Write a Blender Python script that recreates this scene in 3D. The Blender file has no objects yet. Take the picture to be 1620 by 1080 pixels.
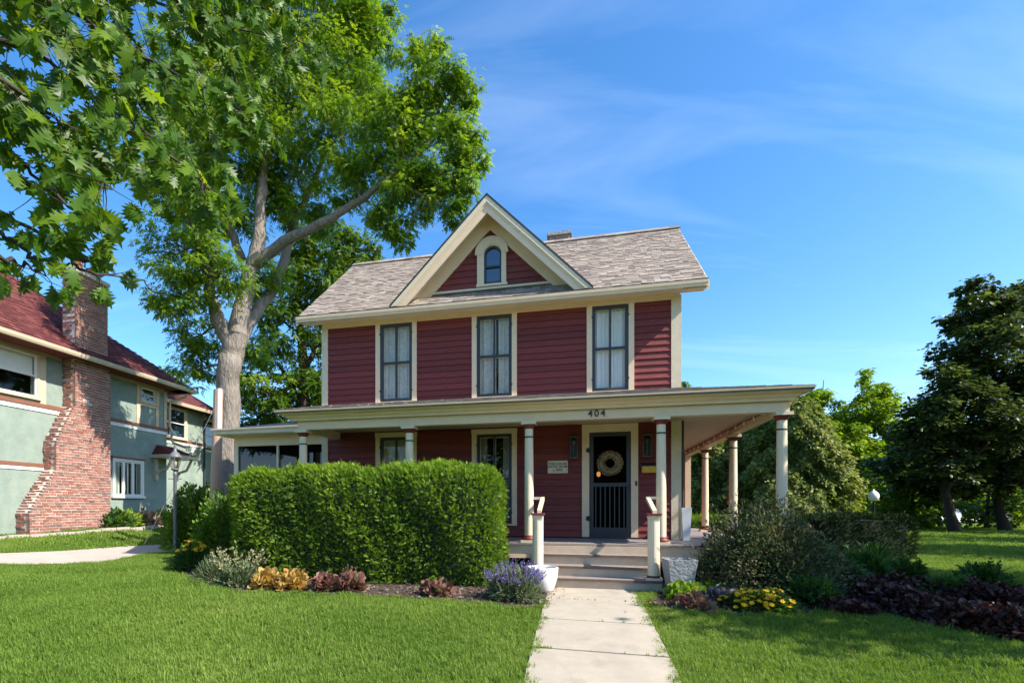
import bpy, math, random
import numpy as np
from mathutils import Vector, Matrix
random.seed(7)
RNG = np.random.default_rng(11)
S = bpy.context.scene
C = S.collection

# ------------------------------------------------------------------ camera, sky, sun, exposure
EYE = 1.30
FPX, PX, PY = 820.0, 720.0, 800.0        # focal length and principal point of the 1620x1080 photograph
cam = bpy.data.objects.new('camera', bpy.data.cameras.new('camera')); C.objects.link(cam)
cam.location = (0, 0, EYE); cam.rotation_euler = (math.pi/2, 0, 0)
cam.data.sensor_width = 36; cam.data.lens = 36*FPX/1620
cam.data.shift_x = (810-PX)/1620; cam.data.shift_y = (PY-540)/1620
cam.data.clip_start = 0.05; cam.data.clip_end = 2000
S.camera = cam

SUN = Vector((0.926, -0.445, 0.92)).normalized()     # towards the sun
world = bpy.data.worlds.new('World'); S.world = world; world.use_nodes = True
wt = world.node_tree; wt.nodes.clear()
def wn(t, **k):
    n = wt.nodes.new(t)
    for a, b in k.items(): setattr(n, a, b)
    return n
sky = wn('ShaderNodeTexSky', sky_type='NISHITA', sun_disc=False)
sky.sun_elevation = math.asin(SUN.z); sky.sun_rotation = math.atan2(SUN.x, SUN.y)
sky.air_density = 1.0; sky.dust_density = 0.9; sky.ozone_density = 3.0; sky.altitude = 200
tc = wn('ShaderNodeTexCoord')
sep = wn('ShaderNodeSeparateXYZ'); wt.links.new(tc.outputs['Generated'], sep.inputs[0])
addz = wn('ShaderNodeMath', operation='ADD'); addz.inputs[1].default_value = 0.25; wt.links.new(sep.outputs['Z'], addz.inputs[0])
dx = wn('ShaderNodeMath', operation='DIVIDE'); wt.links.new(sep.outputs['X'], dx.inputs[0]); wt.links.new(addz.outputs[0], dx.inputs[1])
dy = wn('ShaderNodeMath', operation='DIVIDE'); wt.links.new(sep.outputs['Y'], dy.inputs[0]); wt.links.new(addz.outputs[0], dy.inputs[1])
cmb = wn('ShaderNodeCombineXYZ'); wt.links.new(dx.outputs[0], cmb.inputs[0]); wt.links.new(dy.outputs[0], cmb.inputs[1])
mp = wn('ShaderNodeMapping'); mp.inputs['Rotation'].default_value = (0, 0, 0.5); mp.inputs['Scale'].default_value = (0.6, 2.6, 1)
wt.links.new(cmb.outputs[0], mp.inputs[0])
nz = wn('ShaderNodeTexNoise'); nz.inputs['Scale'].default_value = 1.5; nz.inputs['Detail'].default_value = 9; nz.inputs['Roughness'].default_value = 0.56; nz.inputs['Distortion'].default_value = 0.7
wt.links.new(mp.outputs[0], nz.inputs['Vector'])
cr = wn('ShaderNodeValToRGB'); cr.color_ramp.elements[0].position = 0.50; cr.color_ramp.elements[0].color = (0, 0, 0, 1)
cr.color_ramp.elements[1].position = 0.85; cr.color_ramp.elements[1].color = (0.13, 0.13, 0.13, 1)
wt.links.new(nz.outputs[0], cr.inputs[0])
mixc = wn('ShaderNodeMixRGB'); mixc.inputs[2].default_value = (6.5, 7.2, 8.2, 1)
hs = wn('ShaderNodeHueSaturation'); hs.inputs['Saturation'].default_value = 1.28; wt.links.new(sky.outputs[0], hs.inputs['Color'])
wt.links.new(cr.outputs[0], mixc.inputs[0]); wt.links.new(hs.outputs[0], mixc.inputs[1])
bg = wn('ShaderNodeBackground'); bg.inputs['Strength'].default_value = 0.142
wo = wn('ShaderNodeOutputWorld'); wt.links.new(mixc.outputs[0], bg.inputs[0]); wt.links.new(bg.outputs[0], wo.inputs[0])

sun = bpy.data.objects.new('sun', bpy.data.lights.new('sun', 'SUN')); C.objects.link(sun)
sun.data.energy = 4.6; sun.data.angle = math.radians(0.5); sun.data.color = (1.0, 0.93, 0.82)
sun.rotation_euler = (-SUN).to_track_quat('-Z', 'Y').to_euler(); sun.location = (30, -20, 40)
S.view_settings.view_transform = 'Standard'; S.view_settings.look = 'None'
S.view_settings.exposure = 1.14; S.view_settings.gamma = 1.0; S.view_settings.use_curve_mapping = False
S.cycles.max_bounces = 8; S.cycles.transparent_max_bounces = 16

# ------------------------------------------------------------------ helpers
class Geo:
    """collects polygons as numpy arrays and links them as ONE mesh"""
    def __init__(s): s.v = []; s.l = []; s.n = []; s.r = []; s.m = []; s.c = 0
    def add(s, verts, faces, rnd=0.5, mat=0):
        verts = np.asarray(verts, float).reshape(-1, 3); faces = np.asarray(faces, int)
        s.v.append(verts); s.l.append((faces + s.c).ravel()); k = len(faces)
        s.n.append(np.full(k, faces.shape[1])); s.r.append(np.broadcast_to(np.asarray(rnd, float), (k,)).copy())
        s.m.append(np.full(k, mat)); s.c += len(verts); return s
    def box(s, x0, x1, y0, y1, z0, z1, rnd=0.5, mat=0):
        v = [(x, y, z) for z in (z0, z1) for y in (y0, y1) for x in (x0, x1)]
        return s.add(v, [(0,2,3,1),(4,5,7,6),(0,1,5,4),(2,6,7,3),(0,4,6,2),(1,3,7,5)], rnd, mat)
    def hexa(s, v, rnd=0.5, mat=0):     # 8 corners: bottom ring then top ring
        return s.add(v, [(3,2,1,0),(4,5,6,7),(0,1,5,4),(1,2,6,5),(2,3,7,6),(3,0,4,7)], rnd, mat)
    def prism(s, pts, d, rnd=0.5, mat=0):   # planar outline pushed along vector d
        n = len(pts); a = np.asarray(pts, float); b = a + np.asarray(d, float)
        s.add(np.vstack([a, b]), [(i, (i+1) % n, n+(i+1) % n, n+i) for i in range(n)], rnd, mat)
        s.add(a, [list(range(n))[::-1]], rnd, mat); s.add(b, [list(range(n))], rnd, mat); return s
    def lathe(s, prof, n=20, c=(0,0,0), rnd=0.5, mat=0):   # (radius, z) list
        t = np.arange(n)*2*math.pi/n; v = []; f = []
        for r, z in prof: v += [(c[0]+r*math.cos(q), c[1]+r*math.sin(q), c[2]+z) for q in t]
        for i in range(len(prof)-1):
            for j in range(n): f.append((i*n+j, i*n+(j+1) % n, (i+1)*n+(j+1) % n, (i+1)*n+j))
        return s.add(v, f, rnd, mat)
    def tube(s, pts, rad, n=8, rnd=0.5, mat=0, rough=0.0):
        P = np.asarray(pts, float); m = len(P); R = np.broadcast_to(np.asarray(rad, float), (m,))
        T = np.gradient(P, axis=0); T /= np.linalg.norm(T, axis=1)[:, None]+1e-9
        up = np.array([0, 0, 1.]) if abs(T[0][2]) < .9 else np.array([1., 0, 0])
        t = np.arange(n)*2*math.pi/n; v = []
        for i in range(m):
            x = np.cross(up, T[i]); x /= np.linalg.norm(x)+1e-9; y = np.cross(T[i], x); up = y
            rr = R[i]*(1+rough*RNG.normal(size=n))
            v.append(P[i] + np.outer(rr*np.cos(t), x) + np.outer(rr*np.sin(t), y))
        f = [(i*n+j, i*n+(j+1) % n, (i+1)*n+(j+1) % n, (i+1)*n+j) for i in range(m-1) for j in range(n)]
        s.add(np.vstack(v), f, rnd, mat)
        if m > 1:
            s.add(v[0], [list(range(n))[::-1]], rnd, mat); s.add(v[-1], [list(range(n))], rnd, mat)
        return s
    def sweep(s, path, prof, rnd=0.5, mat=0):   # path of (x, y, nx, ny): offset (outward) mitre; prof list of (out, z), closed
        k = len(prof); v = [(x+nx*o, y+ny*o, z) for x, y, nx, ny in path for o, z in prof]
        f = [(i*k+j, (i+1)*k+j, (i+1)*k+(j+1) % k, i*k+(j+1) % k) for i in range(len(path)-1) for j in range(k)]
        s.add(v, f, rnd, mat); e = len(path)-1
        s.add(v[:k], [list(range(k))], rnd, mat); s.add(v[e*k:], [list(range(k))[::-1]], rnd, mat); return s
    def leaves(s, tmpl, P, D, U, size, rnd, mat=0):
        tv, tf = tmpl; tv = np.asarray(tv, float); N = len(P); k = len(tv)
        D = D/(np.linalg.norm(D, axis=1)[:, None]+1e-9); X = np.cross(D, U); X /= np.linalg.norm(X, axis=1)[:, None]+1e-9
        Z = np.cross(X, D); sz = np.broadcast_to(np.asarray(size, float), (N,))
        V = P[:, None, :] + sz[:, None, None]*(tv[None, :, 0, None]*X[:, None, :] + tv[None, :, 1, None]*D[:, None, :] + tv[None, :, 2, None]*Z[:, None, :])
        by = {}
        for f in tf: by.setdefault(len(f), []).append(f)
        base = (np.arange(N)*k)[:, None, None]; first = True
        for L in by.values():
            F = (np.asarray(L)[None] + base).reshape(-1, len(L[0])); r = np.repeat(np.broadcast_to(rnd, (N,)), len(L))
            if first: s.add(V.reshape(-1, 3), F, r, mat); c0 = s.c - N*k; first = False
            else:
                s.l.append((F + c0).ravel()); s.n.append(np.full(len(F), F.shape[1])); s.r.append(r); s.m.append(np.full(len(F), mat))
        return s
    def mesh(s, name, mats, smooth=False):
        me = bpy.data.meshes.new(name); V = np.vstack(s.v); L = np.concatenate(s.l); n = np.concatenate(s.n)
        me.vertices.add(len(V)); me.vertices.foreach_set('co', V.ravel())
        me.loops.add(len(L)); me.loops.foreach_set('vertex_index', L)
        me.polygons.add(len(n)); me.polygons.foreach_set('loop_start', np.concatenate([[0], np.cumsum(n)[:-1]]))
        me.polygons.foreach_set('material_index', np.concatenate(s.m))
        me.polygons.foreach_set('use_smooth', np.full(len(n), bool(smooth)))
        a = me.attributes.new('rnd', 'FLOAT', 'FACE'); a.data.foreach_set('value', np.concatenate(s.r))
        for m in (mats if isinstance(mats, (list, tuple)) else [mats]): me.materials.append(m)
        me.update(calc_edges=True); me.validate(); return me
    def build(s, name, mats, parent=None, smooth=False):
        return link(name, s.mesh(name, mats, smooth), parent)

def link(name, me, parent=None, loc=None):
    o = bpy.data.objects.new(name, me); C.objects.link(o)
    if parent is not None: o.parent = parent
    if loc is not None: o.location = loc
    return o
def tag(o, label=None, cat=None, group=None, kind=None):
    if label: o['label'] = label
    if cat: o['category'] = cat
    if group: o['group'] = group
    if kind: o['kind'] = kind
    return o
def thing(name, label, cat, loc=(0,0,0), rz=0, group=None):
    o = bpy.data.objects.new(name, None); C.objects.link(o); o.location = loc; o.rotation_euler = (0, 0, rz)
    o.empty_display_size = .2
    return tag(o, label, cat, group)
def copy_tree(o, parent=None):
    c = o.copy(); C.objects.link(c)
    if parent is not None: c.parent = parent
    for ch in [x for x in C.objects if x.parent == o]: copy_tree(ch, c)
    return c
def unit(v): v = np.asarray(v, float); return v/(np.linalg.norm(v)+1e-9)
def randdir(n): v = RNG.normal(size=(n, 3)); return v/np.linalg.norm(v, axis=1)[:, None]

def ground(x, y):
    """height of the lawn: level by the house, dipping towards the street, rising towards the neighbour"""
    d = 7.3 - y; dip = 0.055*0.5*(d + np.sqrt(d*d + 0.6))
    e = np.clip((-x - 8.2)/5.0, 0, 1); e = e*e*(3-2*e)
    return -np.minimum(dip, 0.6) + e*(0.40 + 0.05*np.clip(y-15, 0, 8))
def W(px, py, Y): return np.array([(px-PX)/FPX*Y, Y, EYE+(PY-py)/FPX*Y])
def GP(px, py):
    lo = 900.0; Y = EYE*FPX/max(py-PY, 1)
    for _ in range(60):
        X = (px-PX)/FPX*Y; Y = 0.5*Y + 0.5*(EYE-float(ground(X, Y)))*FPX/max(py-PY, 1)
    return np.array([(px-PX)/FPX*Y, Y])

# ------------------------------------------------------------------ materials
def _new(name):
    m = bpy.data.materials.new(name); m.use_nodes = True; nt = m.node_tree
    return m, nt, nt.nodes['Principled BSDF']
def paint(name, col, rough=0.55, var=0.12, scale=6.0, bump=0.0, bscale=60, spec=0.4, metal=0.0, obj_rnd=0.0, streak=None, stain=None):
    m, nt, p = _new(name); N = nt.nodes; L = nt.links
    tc = N.new('ShaderNodeTexCoord'); mp = N.new('ShaderNodeMapping'); mp.inputs['Scale'].default_value = streak or (1, 1, 1)
    L.new(tc.outputs['Object'], mp.inputs[0])
    nz = N.new('ShaderNodeTexNoise'); nz.inputs['Scale'].default_value = scale; nz.inputs['Detail'].default_value = 8; nz.inputs['Roughness'].default_value = .65
    L.new(mp.outputs[0], nz.inputs['Vector'])
    mr = N.new('ShaderNodeMapRange'); mr.inputs[1].default_value = .25; mr.inputs[2].default_value = .75; mr.inputs[3].default_value = 1-var; mr.inputs[4].default_value = 1+var
    L.new(nz.outputs[0], mr.inputs[0]); val = mr.outputs[0]
    if obj_rnd:
        oi = N.new('ShaderNodeObjectInfo'); m2 = N.new('ShaderNodeMapRange'); m2.inputs[3].default_value = 1-obj_rnd; m2.inputs[4].default_value = 1+obj_rnd
        L.new(oi.outputs['Random'], m2.inputs[0]); mu = N.new('ShaderNodeMath'); mu.operation = 'MULTIPLY'
        L.new(val, mu.inputs[0]); L.new(m2.outputs[0], mu.inputs[1]); val = mu.outputs[0]
    mx = N.new('ShaderNodeMixRGB'); mx.blend_type = 'MULTIPLY'; mx.inputs[0].default_value = 1; mx.inputs[1].default_value = (*col, 1)
    cb = N.new('ShaderNodeCombineXYZ')
    for i in range(3): L.new(val, cb.inputs[i])
    L.new(cb.outputs[0], mx.inputs[2]); out = mx.outputs[0]
    if stain:
        n2 = N.new('ShaderNodeTexNoise'); n2.inputs['Scale'].default_value = stain[1]; n2.inputs['Detail'].default_value = 10; n2.inputs['Roughness'].default_value = .7
        L.new(tc.outputs['Object'], n2.inputs['Vector']); r2 = N.new('ShaderNodeMapRange'); r2.inputs[1].default_value = stain[2]; r2.inputs[2].default_value = stain[2]+.12; r2.clamp = True
        r2.inputs[4].default_value = stain[3] if len(stain) > 3 else .8
        L.new(n2.outputs[0], r2.inputs[0]); m3 = N.new('ShaderNodeMixRGB'); m3.inputs[2].default_value = (*stain[0], 1)
        L.new(r2.outputs[0], m3.inputs[0]); L.new(out, m3.inputs[1]); out = m3.outputs[0]
    L.new(out, p.inputs['Base Color'])
    p.inputs['Roughness'].default_value = rough; p.inputs['Specular IOR Level'].default_value = spec; p.inputs['Metallic'].default_value = metal
    if bump:
        n3 = N.new('ShaderNodeTexNoise'); n3.inputs['Scale'].default_value = bscale; n3.inputs['Detail'].default_value = 6
        L.new(mp.outputs[0], n3.inputs['Vector']); b = N.new('ShaderNodeBump'); b.inputs['Strength'].default_value = min(bump, 1); b.inputs['Distance'].default_value = .02*max(1, bump*2) if bump > 1 else .02
        L.new(n3.outputs[0], b.inputs['Height']); L.new(b.outputs[0], p.inputs['Normal'])
    return m
def palette(name, cols, rough=.8, var=.15, scale=30, bump=.3, bscale=90, spec=.25):
    """one colour of a palette per piece, picked by the piece's own rnd value"""
    m, nt, p = _new(name); N = nt.nodes; L = nt.links
    at = N.new('ShaderNodeAttribute'); at.attribute_name = 'rnd'
    cr = N.new('ShaderNodeValToRGB'); cr.color_ramp.interpolation = 'CONSTANT'; e = cr.color_ramp.elements
    while len(e) < len(cols): e.new(0.5)
    for i, c in enumerate(cols): e[i].position = i/len(cols); e[i].color = (*c, 1)
    L.new(at.outputs['Fac'], cr.inputs[0])
    tc = N.new('ShaderNodeTexCoord'); nz = N.new('ShaderNodeTexNoise'); nz.inputs['Scale'].default_value = scale; nz.inputs['Detail'].default_value = 6
    L.new(tc.outputs['Object'], nz.inputs['Vector'])
    mr = N.new('ShaderNodeMapRange'); mr.inputs[1].default_value = .25; mr.inputs[2].default_value = .75; mr.inputs[3].default_value = 1-var; mr.inputs[4].default_value = 1+var
    L.new(nz.outputs[0], mr.inputs[0]); vm = N.new('ShaderNodeVectorMath'); vm.operation = 'SCALE'
    L.new(cr.outputs[0], vm.inputs[0]); L.new(mr.outputs[0], vm.inputs['Scale']); L.new(vm.outputs[0], p.inputs['Base Color'])
    p.inputs['Roughness'].default_value = rough; p.inputs['Specular IOR Level'].default_value = spec
    if bump:
        n3 = N.new('ShaderNodeTexNoise'); n3.inputs['Scale'].default_value = bscale; n3.inputs['Detail'].default_value = 4
        L.new(tc.outputs['Object'], n3.inputs['Vector']); b = N.new('ShaderNodeBump'); b.inputs['Strength'].default_value = bump; b.inputs['Distance'].default_value = .01
        L.new(n3.outputs[0], b.inputs['Height']); L.new(b.outputs[0], p.inputs['Normal'])
    return m
def leafmat(name, cols, trans=.4, rough=.45, spec=.35, tcol=None, inst=False, patch=0.0):
    """leaf: glossy upper skin plus light passing through; colour by the leaf's own rnd value"""
    m, nt, p = _new(name); N = nt.nodes; L = nt.links
    if inst:
        oi = N.new('ShaderNodeObjectInfo'); a_ = N.new('ShaderNodeAttribute'); a_.attribute_name = 'rnd'; m_ = N.new('ShaderNodeMix'); m_.inputs[0].default_value = .5
        L.new(oi.outputs['Random'], m_.inputs[2]); L.new(a_.outputs['Fac'], m_.inputs[3]); src = m_.outputs[0]
    else:
        at = N.new('ShaderNodeAttribute'); at.attribute_name = 'rnd'; src = at.outputs['Fac']
    if patch:
        ge = N.new('ShaderNodeNewGeometry'); nz = N.new('ShaderNodeTexNoise'); nz.inputs['Scale'].default_value = .55; nz.inputs['Detail'].default_value = 5
        L.new(ge.outputs['Position'], nz.inputs['Vector']); mr = N.new('ShaderNodeMapRange'); mr.inputs[1].default_value = .3; mr.inputs[2].default_value = .7
        L.new(nz.outputs[0], mr.inputs[0]); mx0 = N.new('ShaderNodeMix'); mx0.inputs[0].default_value = patch
        L.new(src, mx0.inputs[2]); L.new(mr.outputs[0], mx0.inputs[3]); src = mx0.outputs[0]
    cr = N.new('ShaderNodeValToRGB'); e = cr.color_ramp.elements
    while len(e) < len(cols): e.new(0.5)
    for i, c in enumerate(cols): e[i].position = i/max(1, len(cols)-1); e[i].color = (*c, 1)
    L.new(src, cr.inputs[0]); L.new(cr.outputs[0], p.inputs['Base Color'])
    p.inputs['Roughness'].default_value = rough; p.inputs['Specular IOR Level'].default_value = spec
    tr = N.new('ShaderNodeBsdfTranslucent'); mx = N.new('ShaderNodeMixRGB'); mx.blend_type = 'MULTIPLY'; mx.inputs[0].default_value = 1
    t = tcol or (1.5, 1.35, .5); mx.inputs[2].default_value = (*t, 1); L.new(cr.outputs[0], mx.inputs[1]); L.new(mx.outputs[0], tr.inputs[0])
    ms = N.new('ShaderNodeMixShader'); ms.inputs[0].default_value = trans
    L.new(p.outputs[0], ms.inputs[1]); L.new(tr.outputs[0], ms.inputs[2]); L.new(ms.outputs[0], N['Material Output'].inputs[0])
    return m
def glassmat(name, tint=(.9,.95,.95), base=.06, rough=.02, ior=1.5):
    m, nt, p = _new(name); N = nt.nodes; L = nt.links
    fr = N.new('ShaderNodeFresnel'); fr.inputs[0].default_value = ior; ad = N.new('ShaderNodeMath'); ad.operation = 'ADD'; ad.inputs[1].default_value = base
    ge = N.new('ShaderNodeNewGeometry'); iv = N.new('ShaderNodeMath'); iv.operation = 'SUBTRACT'; iv.inputs[0].default_value = 1; L.new(ge.outputs['Backfacing'], iv.inputs[1])
    mb = N.new('ShaderNodeMath'); mb.operation = 'MULTIPLY'; L.new(fr.outputs[0], mb.inputs[0]); L.new(iv.outputs[0], mb.inputs[1]); L.new(mb.outputs[0], ad.inputs[0]); t = N.new('ShaderNodeBsdfTransparent'); t.inputs[0].default_value = (*tint, 1)
    g = N.new('ShaderNodeBsdfGlossy'); g.inputs['Roughness'].default_value = rough
    tc = N.new('ShaderNodeTexCoord'); nz = N.new('ShaderNodeTexNoise'); nz.inputs['Scale'].default_value = 2.2; L.new(tc.outputs['Object'], nz.inputs['Vector'])
    b = N.new('ShaderNodeBump'); b.inputs['Strength'].default_value = .02; b.inputs['Distance'].default_value = .03; L.new(nz.outputs[0], b.inputs['Height']); L.new(b.outputs[0], g.inputs['Normal'])
    ms = N.new('ShaderNodeMixShader'); L.new(ad.outputs[0], ms.inputs[0]); L.new(t.outputs[0], ms.inputs[1]); L.new(g.outputs[0], ms.inputs[2])
    L.new(ms.outputs[0], N['Material Output'].inputs[0]); return m
def emit(name, col, st):
    m, nt, p = _new(name); p.inputs['Base Color'].default_value = (*col, 1); p.inputs['Emission Color'].default_value = (*col, 1); p.inputs['Emission Strength'].default_value = st
    return m

M = {}
M['red'] = paint('red_siding_paint', (.178, .035, .031), .55, .18, 5, .3, 40, .3, obj_rnd=.20, streak=(1, 1, 6), stain=((.20,.065,.065), 3.2, .60, .35))
M['redback'] = paint('red_sheathing', (.14, .022, .03))
M['cream'] = paint('cream_trim_paint', (.74, .555, .37), .5, .07, 5, .12, 50, stain=((.42, .33, .20), 3, .68, .35))
M['creamold'] = paint('peeling_cream_paint', (.64, .54, .385), .6, .10, 9, .3, 60, stain=((.36, .28, .20), 16, .66, .6))
M['white'] = paint('ivory_column_paint', (.70, .585, .41), .45, .05, 6, .08, 40)
M['soffit'] = paint('cream_soffit_paint', (.60, .51, .37), .6, .06, 4)
M['ceiling'] = paint('porch_ceiling_paint', (.50, .40, .28), .6, .05, 3)
M['redtrim'] = paint('oxide_red_trim', (.17, .030, .022), .5, .12, 12)
M['sash'] = paint('charcoal_sash_paint', (.036, .040, .046), .45, .12, 8)
M['dark'] = paint('dark_interior', (.02, .018, .016), .9)
M['floor'] = paint('grey_porch_boards', (.25, .225, .215), .55, .15, 8, .2, 40, streak=(1, 6, 1))
M['tread'] = paint('worn_tread_paint', (.27, .22, .185), .55, .18, 10, .25, 40, streak=(6, 1, 1), stain=((.13, .10, .09), 9, .62, .6))
M['riser'] = paint('tan_riser_paint', (.50, .40, .29), .6, .14, 8, .1, 40, streak=(1, 1, 1), stain=((.28, .20, .14), 10, .66, .5))
M['shingle'] = palette('weathered_shingles', [(.27,.225,.185),(.29,.245,.20),(.225,.185,.155),(.325,.275,.23),(.265,.21,.175),(.185,.15,.13)], .9, .16, 40, .3, 140, .15)
M['deck'] = paint('roof_deck', (.12, .10, .09), .9)
M['drip'] = paint('dark_drip_edge', (.035, .03, .03), .6)
M['glass'] = glassmat('window_glass', (.97,.97,.96), .0)
M['glassdark'] = glassmat('dark_window_glass', (.5, .55, .6), .12)
M['curtain'] = paint('white_curtain', (.86, .85, .80), .9, .06, 20)
M['sheer'] = paint('greyed_sheer_curtain', (.60, .59, .53), .9, .25, 14)
M['lace'] = paint('lace_curtain', (.26, .25, .21), .9, .22, 30)
M['black'] = paint('black_iron', (.02, .02, .02), .45)
M['mesh'] = paint('dark_screen_mesh', (.018, .018, .02), .7, .2, 60)
M['lattice'] = paint('grey_lattice', (.28, .24, .19), .8)
M['concrete'] = paint('path_concrete', (.385, .335, .265), .85, .12, 3.5, .45, 160, .2, stain=((.27, .23, .18), 2.4, .54, .5))
M['walk'] = paint('walkway_concrete', (.40, .35, .305), .85, .10, 2.5, .3, 120, .2)
M['stone'] = paint('rough_cast_concrete', (.31, .31, .315), .9, .18, 8, 1.0, 26, .2, stain=((.20, .20, .21), 14, .55, .8))
M['potwhite'] = paint('white_glaze', (.74, .72, .70), .35, .04, 5, 0.05, 20)
M['soil'] = paint('dark_mulch', (.075, .056, .044), .95, .45, 14, 1.0, 60, .1)
M['chips'] = palette('mulch_chips', [(.09,.065,.05),(.13,.10,.08),(.06,.045,.035),(.18,.15,.13),(.22,.20,.19)], .95, .2, 30, 0)
M['dryleaf'] = leafmat('fallen_leaves', [(.16,.09,.045),(.24,.14,.07),(.30,.19,.10)], .2, .7, .2, (1,1,1))
M['bark'] = paint('grey_brown_bark', (.22, .19, .16), .95, .35, 9, 1.6, 18, .15, streak=(1, 1, .28))
M['barkdark'] = paint('dark_bark', (.055, .045, .038), .95, .3, 9, 1.0, 22, .15)
M['twig'] = paint('brown_twig', (.10, .065, .035), .8, .2, 20)

# leaf outlines: y runs along the leaf, x across, z is the fold
T_LEAF = ([(0,0,0),(-.26,.42,.07),(0,1,-.06),(.26,.42,.07),(0,.45,0)], [(0,4,1),(1,4,2),(0,3,4),(4,3,2)])
T_WIDE = ([(0,0,0),(-.40,.30,.06),(-.30,.85,.02),(0,1.0,-.05),(.30,.85,.02),(.40,.30,.06)], [(0,3,2,1),(0,5,4,3)])
T_DIAM = ([(0,0,0),(-.3,.45,.05),(0,1,0),(.3,.45,.05)], [(0,3,2,1)])
def _compound(n=5, w=.11, spread=.55):
    v = []; f = []
    for i in range(n):
        for s in ((-1, 1) if i < n-1 else (0,)):
            y0 = .12+.62*i/(n-1); a = s*spread*1.1; L = .42; d = np.array([math.sin(a), math.cos(a), -.25]); c = np.array([math.cos(a), -math.sin(a), 0])
            b = len(v); o = np.array([0, y0, -.12*(i/n)**2])
            v += [tuple(o), tuple(o+d*L*.45-c*w+np.array([0,0,.02])), tuple(o+d*L), tuple(o+d*L*.45+c*w+np.array([0,0,.02]))]; f.append((b, b+3, b+2, b+1))
    return v, f
T_COMP = _compound(3, .12)
def _sprig(n=6):      # yew-like twig with short flat needles
    v = []; f = []
    for i in range(n):
        y0 = .05+.75*i/n
        for s in (-1, 1):
            b = len(v); L = .40*(1-.45*i/n); d = np.array([s*.80, .60, .12]); o = np.array([0, y0, 0])
            v += [tuple(o+(0,-.05,0)), tuple(o+d*L+np.array([0,.03,0])), tuple(o+(0,.10,.0))]; f.append((b, b+1, b+2) if s > 0 else (b, b+2, b+1))
    b = len(v); v += [(-.05,.72,0),(.05,.72,0),(0,1.02,.05)]; f.append((b, b+1, b+2)); return v, f
T_SPRIG = _sprig(4)
T_ROUND = ([(0,0,0),(-.34,.22,.05),(-.44,.60,.08),(-.2,.95,0),(.2,.95,0),(.44,.60,.08),(.34,.22,.05),(0,.5,-.05)], [(0,7,2,1),(7,4,3,2),(7,6,5,4),(0,6,7,7)][:3]+[])
T_ROUND = (T_ROUND[0], [(0,7,1),(1,7,2),(2,7,3),(3,7,4),(4,7,5),(5,7,6),(6,7,0)])
T_STRAP = ([(-.035,0,0),(.035,0,0),(-.045,.4,.06),(.045,.4,.06),(-.03,.75,.02),(.03,.75,.02),(0,1,-.12)], [(0,1,3,2),(2,3,5,4),(4,5,6)])
def _oak(curl=.22, fold=.16, skew=0.0):
    half = [(0,.0),(.10,.035),(.17,.17),(.25,.06),(.34,.36),(.42,.11),(.53,.46),(.62,.12),(.74,.30),(.82,.07),(1,0)]
    v = []; f = []
    for y, x in half: v.append((skew*y*y, y, -curl*y*y))
    n = len(half)
    for s in (-1, 1):
        for y, x in half: v.append((s*x*(1+.25*s*skew)+skew*y*y, y+(.10*x), -curl*y*y + fold*x*(1+s*skew) - .3*x*x))
    for k, s in enumerate((-1, 1)):
        o = n*(k+1)
        for i in range(n-1):
            q = (i, i+1, o+i+1, o+i) if s < 0 else (i, o+i, o+i+1, i+1); f.append(q)
    return v, f
T_OAKS = [_oak(), _oak(.55,.30,.12), _oak(-.10,.05,-.18), _oak(.35,-.14,.2)]; T_OAK = T_OAKS[0]

# ------------------------------------------------------------------ ground, walks, beds
TH = math.radians(13.4)
HU = np.array([math.cos(TH), -math.sin(TH)]); HV = np.array([math.sin(TH), math.cos(TH)])
HO = np.array([4.3696, 10.0931])                      # foot of the house's front right corner
def H2W(a, b): p = HO + a*HU + b*HV; return p
def W2H(x, y): d = np.stack([np.asarray(x)-HO[0], np.asarray(y)-HO[1]], -1); return d@HU, d@HV
def inpoly(x, y, poly):
    x = np.asarray(x); y = np.asarray(y); r = np.zeros(x.shape, bool); n = len(poly)
    for i in range(n):
        (x0, y0), (x1, y1) = poly[i], poly[i-1]
        c = (y0 > y) != (y1 > y); r ^= c & (x < (x1-x0)*(y-y0)/((y1-y0) if y1 != y0 else 1e-9)+x0)
    return r
gx = np.unique(np.concatenate([np.linspace(-400, -40, 20), np.linspace(-40, 40, 161), np.linspace(40, 400, 20)]))
gy = np.unique(np.concatenate([np.linspace(-60, -4, 8), np.linspace(-4, 40, 89), np.linspace(40, 700, 30)]))
GX, GY = np.meshgrid(gx, gy); nxg, nyg = len(gx), len(gy)
gi = (np.arange(nyg-1)[:, None]*nxg + np.arange(nxg-1)[None]).ravel()
g = Geo(); g.add(np.stack([GX, GY, ground(GX, GY)-.012], -1).reshape(-1, 3), np.stack([gi, gi+1, gi+nxg+1, gi+nxg], -1))
M['turf'] = paint('turf_soil', (.075, .12, .026), .95, .35, .9, .6, 40, .1)
tag(g.build('ground', M['turf'], smooth=True), kind='structure')

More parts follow.
